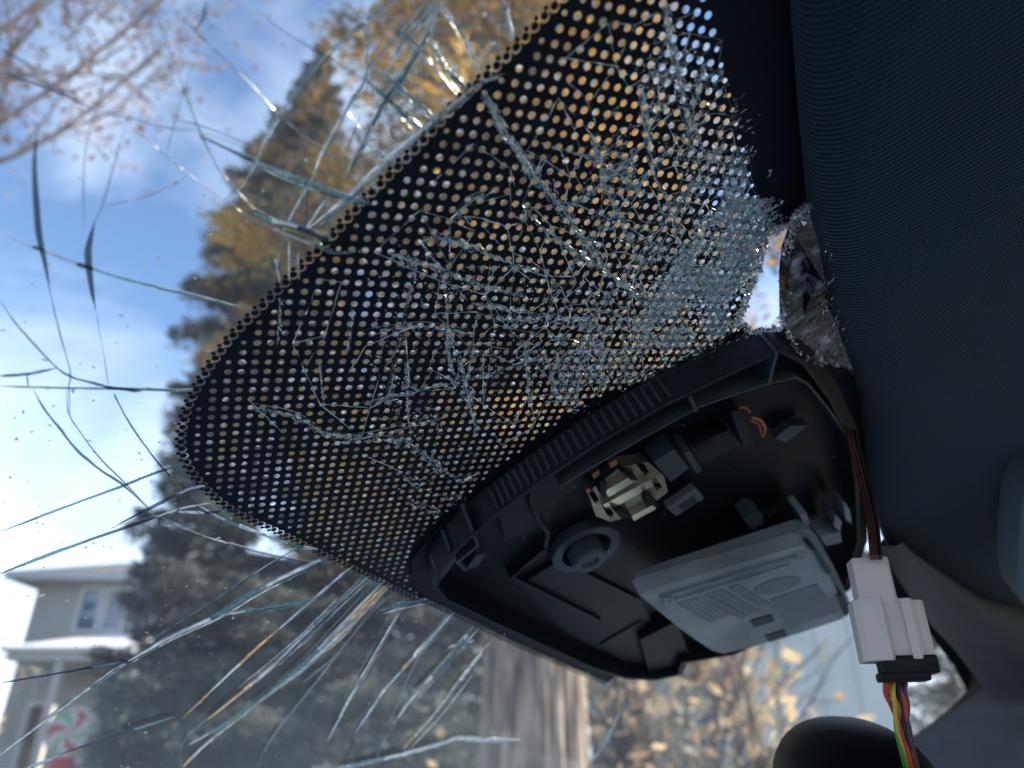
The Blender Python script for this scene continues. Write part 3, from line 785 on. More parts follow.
CR = [
 ([(0,72),(30,82),(57,91),(96,111)], [3.5,3,2], 'dark'), ([(96,111),(129,118),(162,127),(198,132)], 2, 'grey'), ([(0,48),(20,60),(40,74)], 2.2, 'dark'),
 ([(129,124),(166,156),(189,175),(225,201),(257,222),(300,240),(332,250)], [1.6,1.6,2,3.5], 'grey'),
 ([(175,119),(210,129),(255,147)], 2, 'grey'), ([(177,124),(212,135),(256,151)], 1, 'grey'),
 ([(200,136),(228,149),(256,162)], [2,4], 'dark'), ([(252,160),(276,171),(304,183),(349,198),(372,205)], [4,8,8,5], 'teal'), ([(262,168),(290,181),(330,195)], 1.6, 'bright'),
 ([(153,3),(163,33),(180,78),(195,120),(207,147),(222,174),(255,210)], 1.6, 'grey'), ([(192,66),(177,114),(166,156)], 1.6, 'grey'),
 ([(206,0),(203,18),(195,31)], 2.4, 'dark'), ([(162,0),(195,30),(204,39),(250,84),(278,114),(319,147),(349,165)], [2,1.8,1.8,2.4], 'grey'), ([(196,32),(206,41)], 3.5, 'bright'),
 ([(300,90),(272,123),(257,159),(245,180),(225,201)], [1.6,2,3], 'bright'),
 ([(38,126),(35,150),(34.5,172),(36,200),(39,235),(45,263),(51,297)], [.6,3,4.6,6,6,4,1], 'dark', True), ([(51,295),(56,318),(61,338),(70,371),(69,388),(70,414)], 1.3, 'dark'),
 ([(106,75),(96,111),(88,138),(84,168),(84,228)], 1.6, 'grey'), ([(126,124),(114,165),(102,207),(94,222)], 1.6, 'grey'),
 ([(96,218),(90,240),(88,255),(91,285),(96,312)], [1,5,7,5,1], 'dark', True), ([(96,311),(99,329),(106,368),(109,392)], 1, 'grey'),
 ([(103,207),(150,195),(187,177)], 1.3, 'grey'),
 ([(0,234),(36,248),(84,266),(135,282),(195,296),(255,311)], [2,2.4,3], 'bright'), ([(32,247),(44,250)], 4, 'dark'), ([(76,264),(94,269)], 4.2, 'dark'),
 ([(0,300),(18,326),(54,365),(72,377),(93,383),(117,389)], [1.4,2,2.6], 'dark'), ([(104,387),(122,389),(142,391)], 3.4, 'dark'), ([(117,388),(150,390),(193,389)], 2, 'bright'),
 ([(0,376),(27,374),(57,368)], [3.4,3,1.5], 'dark'), ([(0,386),(60,388),(130,389),(192,391)], 2.6, 'bright'), ([(27,374),(28,387)], 1.5, 'dark'),
 ([(33,389),(45,410),(61,430),(75,448),(99,469),(123,485),(150,510)], [2,2.6,2.6,2], 'dark'), ([(66,388),(69,414),(81,433),(99,457),(123,481),(147,506)], [1,1.4,1.8], 'dark'),
 ([(156,515),(192,532),(240,547),(299,560),(345,565)], [2,2.2,2.4,2], 'grey'), ([(162,517),(204,536),(250,548)], 1.2, 'bright'),
 ([(114,392),(117,400),(132,427),(156,460),(180,487),(198,505)], [1.6,1.8,2.2], 'dark'), ([(168,474),(184,492)], 1.6, 'amber'), ([(198,505),(225,520),(264,535),(300,547),(318,549)], [3.2,3.2,3], 'bright'),
 ([(0,532),(60,509),(120,487),(150,475),(186,463)], [2,2.4,3], 'dark'), ([(0,574),(30,562),(84,542),(144,521),(156,517)], [2.6,3,2], 'dark'), ([(156,517),(180,509),(210,503)], 2, 'bright'),
 ([(114,527),(144,511),(180,493)], [1,3,3], 'dark'), ([(176,495),(190,489),(207,485)], 4, 'teal'), ([(178,512),(190,512),(205,513)], 3.6, 'bright'), ([(203,513),(220,512),(240,510)], 3, 'dark'),
 ([(0,755),(45,721),(90,688),(129,661)], [1.8,2.2,3], 'bright'), ([(129,661),(171,637),(216,616),(255,592),(300,569),(332,555)], [3,3.4,3.6], 'bright'),
 ([(216,616),(240,612),(258,609)], 2.6, 'bright'), ([(256,610),(280,605),(314,599)], 3.2, 'teal'),
 ([(0,683),(60,673),(126,661)], 2.2, 'dark'), ([(118,660),(130,663)], 4, 'dark'), ([(58,755),(120,734),(174,717)], 2.2, 'dark'), ([(27,768),(40,763),(60,755)], 1.8, 'bright'),
 ([(183,718),(240,664),(280,628)], [1.6,2.4], 'amber'), ([(278,630),(310,602),(350,568)], 2.2, 'bright'),
 ([(180,756),(183,742),(192,732),(210,718)], [1,1.8,1.8], 'grey'), ([(206,721),(255,682),(280,660)], 2.4, 'amber'), ([(276,663),(320,620),(366,577)], 2.6, 'bright'),
 ([(189,745),(240,715),(300,667),(345,622),(385,580)], [2,2.4,3], 'bright'), ([(181,756),(182,770)], 1.2, 'grey'),
 ([(183,767),(200,750),(216,736)], 2.4, 'amber'), ([(214,738),(258,703),(300,671),(350,626),(391,585)], [2.6,3,3.2], 'bright'),
 ([(330,640),(360,612),(388,584)], 2.8, 'amber'), ([(300,671),(340,640),(376,600)], 1.4, 'amber'),
 ([(255,768),(274,735),(302,700),(330,665),(365,619),(390,586)], 2, 'grey'), ([(327,742),(348,703),(376,654),(400,612)], [1.6,2.2,2], 'bright'),
 ([(344,768),(355,740)], 2, 'grey'), ([(355,733),(383,693),(404,668)], 2, 'bright'), ([(402,670),(414,657)], 2.6, 'amber'), ([(412,659),(432,637),(453,613)], 3, 'bright'),
 ([(390,724),(404,686),(425,647),(451,615)], [1.8,2], 'grey'), ([(372,768),(386,738),(400,716)], 1.4, 'grey'), ([(398,718),(411,700),(446,661),(474,626)], [2,3,3.4], 'bright'), ([(414,694),(428,680)], 2.6, 'amber'),
 ([(404,749),(439,710),(467,672),(490,643)], [1.6,2.4,2.4], 'bright'), ([(404,748),(416,735)], 2, 'amber'),
 ([(337,768),(372,761),(404,754),(440,744),(460,738),(488,740),(521,740)], [2.6,3.6,4.2,4.2], 'bright'),
 ([(379,611),(407,603),(428,599)], [4,4.5], 'teal'), ([(392,607),(426,599)], 2.4, 'bright'), ([(302,684),(337,654),(376,608),(400,591)], 2, 'grey'), ([(305,629),(340,600),(366,573)], 2.2, 'grey'),
 ([(452,650),(464,645),(474,640)], 2.8, 'teal'), ([(150,640),(200,610),(260,570),(300,545)], .9, 'teal'), ([(240,690),(300,640),(340,600)], 1, 'teal'), ([(600,750),(620,712)], 1.5, 'bright'), ([(588,764),(604,745),(616,722)], 1.2, 'bright'),
 # upper middle bundle
 ([(398,0),(367,22),(328,54),(310,75),(286,108),(256,157)], 2.6, 'bright'), ([(427,0),(400,33),(373,63),(364,84),(346,111),(325,147),(313,177)], [3,3,2.6], 'bright'),
 ([(439,0),(403,39),(391,57)], 3, 'bright'), ([(446,0),(427,36),(406,75),(379,114),(364,144),(346,180)], [3.6,4.6,4], 'teal'), ([(443,0),(424,36),(402,76),(376,114),(361,142)], 1.5, 'bright'),
 ([(418,48),(412,63),(394,87),(379,108)], 3.4, 'teal'), ([(435,0),(415,30),(385,75)], 1.8, 'bright'),
 ([(442,4),(460,30),(481,72)], [2.6,3.4], 'bright'), ([(504,0),(508,18),(513,39)], [5,3.5], 'bright'), ([(430,39),(445,66),(466,88)], [5,6], 'teal'), ([(433,42),(450,70),(468,88)], 1.8, 'bright'),
 ([(400,33),(424,57),(457,96)], 3, 'bright'), ([(388,22),(400,34)], 2, 'grey'), ([(256,9),(286,33),(328,57),(367,81)], 1.6, 'grey'), ([(365,80),(394,102),(424,131)], [3,4], 'teal'),
 ([(343,0),(367,24)], 1.8, 'grey'), ([(367,18),(368,72),(379,108),(391,141)], 2.2, 'bright'), ([(376,67),(406,93),(433,117)], [5,5.5], 'teal'), ([(370,84),(400,111),(420,131)], 3.4, 'bright'),
 ([(307,230),(349,195),(370,174),(400,147),(442,114),(478,84)], [4,5,5,5.5], 'bright'), ([(312,232),(356,194),(404,150),(446,116),(480,88)], 2.8, 'teal'), ([(474,88),(488,80),(503,76)], 5, 'teal'),
 ([(250,210),(268,219),(307,230),(335,246)], [5,7,6], 'teal'), ([(255,208),(280,222),(310,230)], 1.8, 'bright'), ([(370,144),(394,168)], 3, 'bright'), ([(362,176),(379,192)], 2.4, 'bright'),
 ([(325,200),(304,232)], 2.6, 'bright'), ([(313,177),(297,205),(283,232)], 2.6, 'bright'), ([(328,195),(329,232)], 2, 'grey'), ([(307,190),(306,230)], 1.4, 'dark'),
 ([(275,259),(280,283)], 1.6, 'bright'), ([(289,241),(289,280)], 2, 'bright'), ([(298,253),(299,280)], 1.8, 'bright'), ([(283,238),(275,274)], 1.5, 'grey'), ([(330,248),(328,205)], 3, 'teal'), ([(312,240),(330,252),(356,252)], 5, 'teal'),
 ([(346,111),(360,130),(372,150)], 2, 'grey'), ([(362,112),(355,130),(346,152)], 1.4, 'grey'),
]
for c_ in list(CR):
    if c_[2] in ('bright', 'teal') and len(c_) == 3 and len(c_[0]) > 1 and (c_[0][0][1] > 590 or (c_[0][0][0] > 300 and c_[0][0][1] < 130)):
        for _ in range(2):
            dx, dy = cr.uniform(-4, 4), cr.uniform(-3, 3); cut = cr.randint(0, 1)
            q_ = [(x + dx * (1 + .3 * k), y + dy) for k, (x, y) in enumerate(c_[0])]
            if len(q_) > 3: q_ = q_[cut:len(q_) - 1 + cut]
            CR.append((q_, cr.uniform(.7, 1.5), cr.choice(('bright', 'grey', 'teal', 'teal'))))
for c_ in CR:
    crack(c_[0], c_[1], c_[2], lens=len(c_) > 3, jit=.15 if len(c_) > 3 else .5)

# crushed lines over the print: many small splinters along each line
from mathutils import noise as mnoise
def chips(lines, name, mats_, h0=.0016, seed=2, zones=(), size=(.0003, .0012), thin=.35, white=.16):
    rg = np.random.default_rng(seed); V, F, MI = [], [], []
    def put(x, y, L, W, ang=None, tilt=.7):
        if inpoly(x, y, gap_px): return
        u, v = uvof(x, y); h = h0 + abs(rg.normal(0, .0006))
        a = rg.uniform(0, 6.28) if ang is None else ang
        d = LL * math.cos(a) + SS * math.sin(a) + NN * rg.normal(0, tilt * .25)
        s = -LL * math.sin(a) + SS * math.cos(a) + NN * rg.normal(0, tilt)
        p = surf(u, v, h + .0004); k = len(V)
        V.extend([tuple(p - d * L / 2), tuple(p + s * W / 2 + d * L * rg.uniform(-.3, .3)), tuple(p + d * L / 2), tuple(p - s * W / 2 + d * L * rg.uniform(-.3, .3))])
        F.append((k, k + 1, k + 2, k + 3)); MI.append(1 if rg.random() < white else 0)
    for px, w, dens in lines:
        sm = smoothline(px, 6); off = rg.uniform(0, 50)
        rs = resample(sm, .6 / dens)
        for i, p in enumerate(rs):
            a, b_ = rs[max(0, i - 6)], rs[min(len(rs) - 1, i + 6)]
            g_ = mnoise.noise(Vector((i * .02 * 1.5 / dens + off, 1.7, seed)))            # thick and thin stretches
            if rg.random() > .55 + .9 * g_: continue
            wl_ = w * (.22 + .35 * max(0, g_))
            x, y = p + rg.normal(0, wl_, 2)
            if rg.random() < .35:
                ua, ub = uvof(*a), uvof(*b_)
                put(x, y, rg.uniform(.001, .0032), rg.uniform(.0002, .0005), math.atan2(ub[1] - ua[1], ub[0] - ua[0]) + rg.normal(0, .25))
            else:
                put(x, y, rg.uniform(*size), rg.uniform(*size) * thin)
    for poly, n, ang, sz, thr in zones:
        xs, ys = [p[0] for p in poly], [p[1] for p in poly]; k = 0; tries = 0
        while k < n and tries < n * 12:
            tries += 1
            x, y = rg.uniform(min(xs), max(xs)) , rg.uniform(min(ys), max(ys))
            jx, jy = x + rg.normal(0, 7), y + rg.normal(0, 7)
            if inpoly(x, y, poly) and mnoise.noise(Vector((jx * .045 + .02 * jy, jy * .045, 3.3))) + .5 * mnoise.noise(Vector((x * .12 + y * .1, y * .12 - x * .04, 9.1))) > thr:
                k += 1
                put(jx, jy, rg.uniform(*sz), rg.uniform(*sz) * (.12 if ang is not None else .55), None if ang is None else ang + rg.normal(0, .16))
    return setp(mesh_obj(name, V, F, mats_, ws, mi=MI), kind='stuff')
def duv(ax, ay, bx, by):
    a, b_ = uvof(ax, ay), uvof(bx, by); return math.atan2(b_[1] - a[1], b_[0] - a[0])
streak = duv(640, 300, 730, 235)
LN = [
 ([(478,87),(498,118),(512,142),(530,170),(548,190),(575,228),(600,262),(630,290),(655,300)], 9, 3.2),
 ([(486,95),(500,132),(519,150),(537,180)], 5, 2), ([(522,205),(545,229),(577,252),(610,274),(640,292)], 10, 3.2),
 ([(638,87),(644,126),(650,168),(668,204),(676,240)], 8, 2.6), ([(590,132),(602,180),(620,222),(640,262)], 7, 2.6), ([(662,0),(668,45),(680,90),(686,126),(696,170)], 7, 2.4), ([(700,60),(690,110),(700,150)], 5, 1.6),
 ([(280,295),(277,346)], 3, 1.2), ([(319,361),(322,397)], 3, 1.2), ([(352,307),(346,346)], 2.5, 1.2), ([(444,313),(447,355),(452,372)], 4, 2), ([(405,361),(408,424)], 4, 1.8),
 ([(250,403),(295,412),(328,430),(388,436),(411,434)], 4, 2), ([(445,320),(460,365),(470,407),(476,430)], 6, 2.6), ([(472,344),(463,380)], 4, 2), ([(523,338),(529,401)], 4, 2.2), ([(559,338),(550,374),(556,401)], 5, 2.6), ([(580,338),(574,389)], 5, 2.4),
 ([(600,330),(596,392)], 6, 2.4), ([(620,330),(628,380)], 6, 2.4), ([(400,434),(430,458),(454,476),(478,470)], 8, 2.6), ([(395,470),(430,490),(465,498)], 9, 2.4), ([(410,500),(440,510)], 8, 2),
 ([(471,299),(518,307),(577,315),(620,312)], 5, 2.6), ([(493,315),(567,318)], 4, 2), ([(440,237),(465,240),(504,258),(534,266)], 5, 2), ([(455,212),(470,196),(500,186)], 4, 1.6), ([(420,240),(440,270),(446,320)], 3, 1.6),
 ([(360,330),(420,322),(470,330)], 3, 1.4), ([(355,400),(420,385),(480,372),(540,352)], 3, 1.6), ([(330,440),(400,425),(470,405)], 3, 1.4), ([(390,250),(430,262),(470,278),(520,292)], 4, 1.8), ([(415,260),(400,330),(385,400)], 2.5, 1.2),
 ([(420,236),(445,234),(470,246)], 6, 2), ([(540,140),(600,160),(640,190)], 4, 1.4), ([(560,205),(600,180),(650,130)], 4, 1.6), ([(540,300),(570,260),(620,200),(680,130)], 4, 1.5), ([(600,300),(660,220),(720,140)], 6, 2.0),
]
heavy = [(560,322),(605,296),(645,258),(690,205),(725,160),(742,140),(764,185),(774,225),(762,262),(752,300),(742,330),(700,352),(660,372),(620,388),(575,408),(545,405),(540,360)]
core = [(650,300),(690,240),(728,190),(752,180),(768,222),(752,270),(742,312),(700,338),(655,352),(625,345)]
upper = [(630,40),(700,40),(735,110),(752,160),(700,215),(640,260),(585,260),(590,160)]
leftz = [(380,240),(520,262),(600,300),(560,400),(480,450),(440,500),(400,500),(370,380)]
chips(LN, 'crushed_glass', [M['crush'], M['flake']], white=.32, zones=[(heavy, 3600, None, (.0004, .0017), -.02), (core, 5600, None, (.0004, .0020), -.30), (core, 1200, streak, (.0010, .0036), -.1), (heavy, 1200, streak, (.0008, .0034), -.05), (upper, 1000, streak, (.0006, .0030), .05), (upper, 500, None, (.0003, .0014), .1), (leftz, 900, None, (.0003, .0013), .08)])
def web(name, seed):
    """net of fine fractures in the inner ply, finer towards the point of impact"""
    rg = np.random.default_rng(seed); P = []
    c1, c2_ = np.array((705, 262)), np.array((590, 330))
    area = [(470,85),(560,0),(715,0),(745,130),(768,215),(750,300),(742,328),(640,380),(570,408),(470,490),(425,520),(395,500),(300,455),(230,400),(300,300),(400,180)]
    for _ in range(26000):
        x, y = rg.uniform(220, 770), rg.uniform(0, 520)
        if not inpoly(x, y, area) or inpoly(x, y, gap_px): continue
        d = min(np.hypot(x - c1[0], (y - c1[1]) * .8), np.hypot(x - c2_[0], (y - c2_[1]) * 1.2) * 1.3 + 15)
        if rg.random() < .30 * math.exp(-d / 55) + .0055: P.append(Vector((x, y)))
    vv, ee, ff, _, _, _ = geometry.delaunay_2d_cdt(P, [], [], 0, 1e-5)
    V, F, MI = [], [], []
    for a, b_ in ee:
        A_, B_ = np.array(vv[a]), np.array(vv[b_]); L_ = np.linalg.norm(B_ - A_)
        if L_ > 70 or L_ < 1 or rg.random() < (.25 if L_ < 14 else .50): continue
        n_ = max(1, int(L_ / 7)); ws_ = rg.uniform(.45, 1.25); nr = np.array([-(B_ - A_)[1], (B_ - A_)[0]]) / L_
        m_ = rg.choice((0, 0, 1, 2)); prev = None; dim = rg.random() < .25
        for k in range(n_ + 1):
            c_ = A_ + (B_ - A_) * k / n_ + nr * (rg.normal(0, .35) if 0 < k < n_ else 0); w_ = ws_ * rg.uniform(.5, 1.3) / 2
            hh = .0016 + rg.uniform(0, .0006); q0, q1 = cast(*(c_ - nr * w_), hh), cast(*(c_ + nr * w_), hh + rg.uniform(-.0004, .0004))
            V += [tuple(q0), tuple(q1)]; z_ = len(V)
            if k and not (dim and rg.random() < .5): F.append((z_ - 4, z_ - 3, z_ - 1, z_ - 2)); MI.append(m_ if rg.random() < .7 else rg.integers(0, 3))
    print('web edges', len(F))
    return setp(mesh_obj(name, V, F, [M['crush'], M['crack_teal'], M['flake']], ws, mi=MI), kind='stuff')
web('fracture_web', 17)
for c_ in LN[:16] + LN[20:34:2]:
    crack(c_[0], [max(1.0, c_[1] * .18)] * 2, 'teal', h=.0012, jit=.9)
tear = [(640,382),(700,352),(742,330),(756,318),(775,328),(740,345),(690,368),(650,390)]
chips([], 'torn_print', [M['crack_grey'], M['flake']], seed=5, h0=.0045, zones=[(tear, 900, streak + .2, (.0008, .003), -.2)])
chips([], 'frosted_splinters', [M['flake'], M['crack_grey']], seed=6, h0=.016, white=.3, zones=[([(800,232),(806,225),(808,250),(812,290),(822,320),(830,345),(802,342),(796,320),(796,260)], 130, streak + .9, (.0008, .0036), .02)])
# bright flakes that catch the light in the holes
rg = np.random.default_rng(9)
V, F = [], []
hp = np.array(holes)
imp = np.array(uvof(650, 300)); imp2 = np.array(uvof(440, 490))
for c_ in hp:
    d = min(np.linalg.norm(c_ - imp), np.linalg.norm(c_ - imp2) * 1.6)
    if rg.random() < .45 + .4 * math.exp(-d / .05):
        for _ in range(rg.integers(1, 3)):
            r = PT * .30; x, y = c_ + rg.normal(0, r * .35, 2); a = rg.normal(.6, .6); L, W = rg.uniform(.5, 1.0) * r * 1.7, rg.uniform(.35, .9) * r
            d_ = LL * math.cos(a) + SS * math.sin(a) + NN * rg.normal(0, .25); s = -LL * math.sin(a) + SS * math.cos(a) + NN * rg.normal(0, .3)
            p = surf(x, y, .0004); k = len(V)
            V += [tuple(p - d_ * L / 2 - s * W / 2), tuple(p + d_ * L / 2 - s * W / 3), tuple(p + d_ * L / 2 + s * W / 2), tuple(p - d_ * L / 2.4 + s * W / 2)]
            F.append((k, k + 1, k + 2, k + 3))
setp(mesh_obj('glass_flakes', V, F, M['flake'], ws), kind='stuff')
# dust and specks on the clear glass
V, F = [], []
for _ in range(900):
    x, y = rg.uniform(0, 620), rg.uniform(0, 768)
    if y < 380 and rg.random() < .6: continue
    p = cast(x, y, .0006); r = rg.uniform(.00012, .00042) * (1 + (rg.random() < .06)); a = rg.uniform(0, 3.14); e = rg.uniform(1, 2.6); k = len(V)
    for t in range(6):
        q_ = 2 * math.pi * t / 6; V.append(tuple(p + (LL * math.cos(a) + SS * math.sin(a)) * r * e * math.cos(q_) + (-LL * math.sin(a) + SS * math.cos(a)) * r * math.sin(q_)))
    F.append(tuple(range(k, k + 6)))
setp(mesh_obj('dust_specks', V, F, M['dust'], ws), kind='stuff')
# the torn flap of printed glass beside the hole, and crumbs on its edges
flap_px = [(800, 216), (812, 206), (816, 226), (820, 250), (826, 285), (836, 318), (848, 345), (859, 373), (845, 366), (828, 362), (808, 358), (795, 348), (788, 333), (785, 318), (786, 300), (785, 278), (788, 252), (794, 234)]
b = MB(); n = len(flap_px)
fr = [cast(x, y, .010 + .006 * math.sin(y * .05)) for x, y in flap_px]; bk_ = [p + NN * .004 for p in fr]
b.add(fr + bk_, [tuple(range(n)), tuple(range(2 * n - 1, n - 1, -1))] + [(i, n + i, n + (i + 1) % n, (i + 1) % n) for i in range(n)])
M['flapm'] = mat('black print with fractures and painted sheen', (.55, .54, .62), .22, c2=(.008, .009, .013), scale=120, ramp=(.54, .78), stretch=(1, 1, .5), bump=.6, bscale=260)  # pale noise patches paint a white sheen among the frosted fractures
flap = b.build('broken_flap', M['flapm'], ws)
V, F = [], []
gl_ = [np.array(p, float) for p in gap_px + gap_px[:1]] 
for p in resample(gl_, .45) + resample([np.array(p, float) for p in flap_px[7:16]], .6):
    for _ in range(2):
        x, y = p + rg.normal(0, 1.3, 2); q_ = cast(x, y, rg.uniform(.001, .012)); s = rg.uniform(.0002, .0008); k = len(V)
        V += [tuple(q_ + rg.normal(0, s, 3)) for _ in range(4)]; F += [(k, k + 1, k + 2), (k, k + 2, k + 3), (k, k + 3, k + 1), (k + 1, k + 3, k + 2)]
setp(mesh_obj('glass_crumbs', V, F, M['flake'], ws), kind='stuff')

# ------------------------------------------------------------------ headliner, pillar trim, roof, visor
edge_l = [(786, -120), (788, -60), (790, 0), (794, 60), (798, 110), (803, 165), (807, 210), (815, 252), (826, 300), (842, 345), (856, 385), (862, 430), (866, 480), (876, 520), (892, 558), (912, 592), (938, 628), (962, 655), (984, 684)]
El = [cast(x, y, .003) for x, y in edge_l]
El = [El[0] - LL * k for k in (.5, .3, .15)] + El
El = smoothline(El, 5)
rings = []
Z = np.array([0, 0, 1.])
prof = [(0, 0), (.0015, -.006), (.005, -.011), (.012, -.0145), (.022, -.015), (.04, -.012), (.07, -.006), (.12, .004), (.2, .018), (.32, .034), (.5, .05), (.8, .066), (1.2, .075), (1.7, .07)]
prof = [tuple(p_) for p_ in smoothline(prof, 4)]
for e in El:
    rings.append([e + BK * s + Z * z for s, z in prof])
b = MB(); b.loops(rings, False)
car = thing('car_body', tuple(C0 + LL * .3 - Z * H), 'dark car roof shell around the shattered windscreen', 'car')
hl = thing('headliner', tuple(El[10]), 'dark ribbed knit fabric headliner along the top of the windshield', 'headliner')
o = b.build('ceiling_panel', M['fabric'], hl, True)
# far pillar: swept rounded trim from the roof rail down along the glass edge
cor = cast(990, 694, .02)
win = [(880, 545), (893, 566), (914, 600), (940, 636), (964, 662), (985, 690), (986, 706), (955, 730), (921, 751), (885, 773), (840, 800)]
out_ = [(900, 540), (918, 556), (945, 574), (981, 598), (1012, 606), (1040, 620), (1062, 650), (1062, 720), (1050, 790), (1020, 850), (960, 900)]
wi = smoothline([cast(x, y, .018) for x, y in win], 4)
dw = [depth_of(p_) for p_ in [cast(x, y, .018) for x, y in win]]
ou = smoothline([pix(x, y, d_ * (.93 - .02 * k)) for k, ((x, y), d_) in enumerate(zip(out_, dw))], 4)
pt_ = thing('pillar_trim', tuple(wi[-1]), 'smooth grey pillar trim at the far corner of the windshield', 'pillar trim')
b = MB()
b.loops([[a + (c_ - a) * f - FW * (.030 * math.sin(math.pi * f) ** .7) * (np.linalg.norm(c_ - a) / .12) + (NN * .014 if f == 0 else 0) for f in (0, .02, .08, .2, .4, .6, .8, .92, 1)] for a, c_ in zip(wi, ou)], False)
b.build('trim_cover', M['trim'], pt_, True)
# passenger sun visor, only its rounded edge shows
vis = thing('sun_visor', tuple(pix(1040, 540, .62)), 'grey sun visor corner resting against the headliner', 'sun visor')
b = MB(); vc = [pix(x, y, .40 + .0003 * (y - 470)) for x, y in ((1030, 455), (1022, 470), (1016, 500), (1012, 540), (1011, 570), (1014, 592), (1022, 602), (1040, 606), (1120, 600), (1150, 440))]
nv = np.cross(vc[3] - vc[0], vc[8] - vc[0]); nv /= np.linalg.norm(nv); nv = nv if nv @ FW > 0 else -nv
ctr = np.mean(vc, axis=0)
b.loops([[ctr + (p_ - ctr) * s + nv * z for p_ in vc] for s, z in ((.97, -.006), (.99, -.004), (1, 0), (1, .010), (.99, .014), (.97, .016))], True, True, True)
M['visor'] = mat('grey visor vinyl', (.13, .15, .165), .7, var=.08, scale=40, bump=.2, bscale=900)
b.build('visor_panel', M['visor'], vis, True)
# roof skin, bonnet, dashboard, doors and floor of the unseen cabin; rear left open for light
def patch(name, fn, us_, ws_, material, parent):
    b = MB(); b.loops([[fn(u, w) for u in us_] for w in ws_], False); return b.build(name, material, parent, True)
M['cabin'] = mat('bounce blue cabin plastic', (.27, .37, .48), .7, var=.1, scale=8)  # lightened and tinted blue to bounce cool light onto the visible parts
M['paint'] = mat('dark car paint', (.02, .022, .026), .3, var=.1, scale=3, coat=1)
hz0 = float(El[8][2])
def roofz(u): return -.10 * (u - .3) ** 2
u_all = np.linspace(-.48, 1.12, 17)
ev = surf(.3, .13, -.006)
patch('roof_panel', lambda u, w: surf(u, .131, -.004) + BK * w + Z * (.10 * w - .035 * w * w), u_all, np.linspace(.0, 2.0, 12), M['paint'], car)
sb = surf(.3, -.70); 
patch('bonnet', lambda u, w: surf(u, -.735, -.004) - BK * w + Z * (-.12 * w - .05), u_all, np.linspace(.0, 1.0, 8), M['paint'], car)
patch('dashboard', lambda u, w: surf(u, -.70, .02) + BK * w + Z * (-.02 - .25 * max(0, w - .25)), u_all, np.linspace(.0, .55, 8), M['cabin'], car)
for uu, nm in ((-.47, 'door'), (1.10, 'door')):
    b = MB(); p0 = surf(uu, -.70, .02)
    for s in (0,): 
        b.add([p0 - Z * .75 + BK * 0, p0 - Z * .75 + BK * 2.6, p0 - Z * .02 + BK * 2.6, p0 - Z * .02, p0 - Z * .75 + LL * .04, p0 - Z * .75 + BK * 2.6 + LL * .04, p0 - Z * .02 + BK * 2.6 + LL * .04, p0 - Z * .02 + LL * .04],
              [(0, 1, 2, 3), (7, 6, 5, 4), (3, 2, 6, 7), (0, 4, 5, 1), (1, 5, 6, 2), (0, 3, 7, 4)])
    b.build('door', M['cabin'], car)
b = MB(); p0 = surf(-.45, -.70, .02) - Z * .72; p1 = p0 + LL * 1.53
b.add([p0, p1, p1 + BK * 1.9, p0 + BK * 1.9], [(0, 1, 2, 3)]); b.build('cabin_floor', M['cabin'], car)

# ------------------------------------------------------------------ sensor housing behind the mirror mount
def dropP(u): return .001 + .048 * (u - .26)          # the housing sits on its own flat plane just inside the curved glass
def surfP(u, v, h=0.0): return C0 + LL * u + SS * v + NN * (DG - dropP(u) - h)
def uvofP(px, py, h=0.0):
    r = ray(px, py); t = (DG - h - .001 + .048 * .26) / (r @ NN + .048 * (r @ LL))
    return float(t * (r @ LL)), float(t * (r @ SS))
def castP(px, py, h=0.0): return surfP(*uvofP(px, py, h), h)
surf, uvof, cast = surfP, uvofP, castP
sh = thing('sensor_housing', tuple(cast(600, 540, .01)), 'open black plastic sensor housing tray glued to the windshield', 'sensor housing')
def prism(px, h1, h0, name, material, parent, bevel=0.0, smooth=False):
    """plate parallel to the glass: visible face through the given pixels at offset h1, body back to h0"""
    uv = [uvof(x, y, h1) for x, y in px]; cu = np.mean(uv, axis=0); n = len(uv)
    b = MB()
    rr = [(1, h0), (1, h1 - bevel)] + ([(1 - bevel * 18, h1)] if bevel else [])
    if not bevel: rr = [(1, h0), (1, h1)]
    rings = [[surf(*(cu + (np.array(p_) - cu) * s), h) for p_ in uv] for s, h in rr]
    b.loops(rings, True, True, True)
    return b.build(name, material, parent, smooth)
def strip(px, w, h1, h0, name, material, parent):
    """thin upright rib following a line"""
    uv = [np.array(uvof(x, y, h1)) for x, y in px]; L_, R_ = [], []
    for i, p_ in enumerate(uv):
        t = uv[min(i + 1, len(uv) - 1)] - uv[max(i - 1, 0)]; t /= np.linalg.norm(t); nr = np.array([-t[1], t[0]]) * w / 2
        L_.append(p_ + nr); R_.append(p_ - nr)
    b = MB(); b.loops([[surf(*a, h0), surf(*a, h1), surf(*c_, h1), surf(*c_, h0)] for a, c_ in zip(L_, R_)], True, True, True)
    return b.build(name, material, parent)
near = [(786, 331), (735, 352), (660, 384), (600, 414), (545, 448), (495, 485), (450, 520), (424, 544), (412, 562), (412, 580)]
bot = [(424, 595), (470, 616), (520, 640), (570, 662), (604, 676)]
far_ = [(650, 676), (690, 650), (780, 630), (850, 590), (868, 540), (866, 480), (858, 430), (838, 385), (812, 350)]
plate = prism(near + bot + far_, .003, .0012, 'base_plate', M['plastic'], sh)
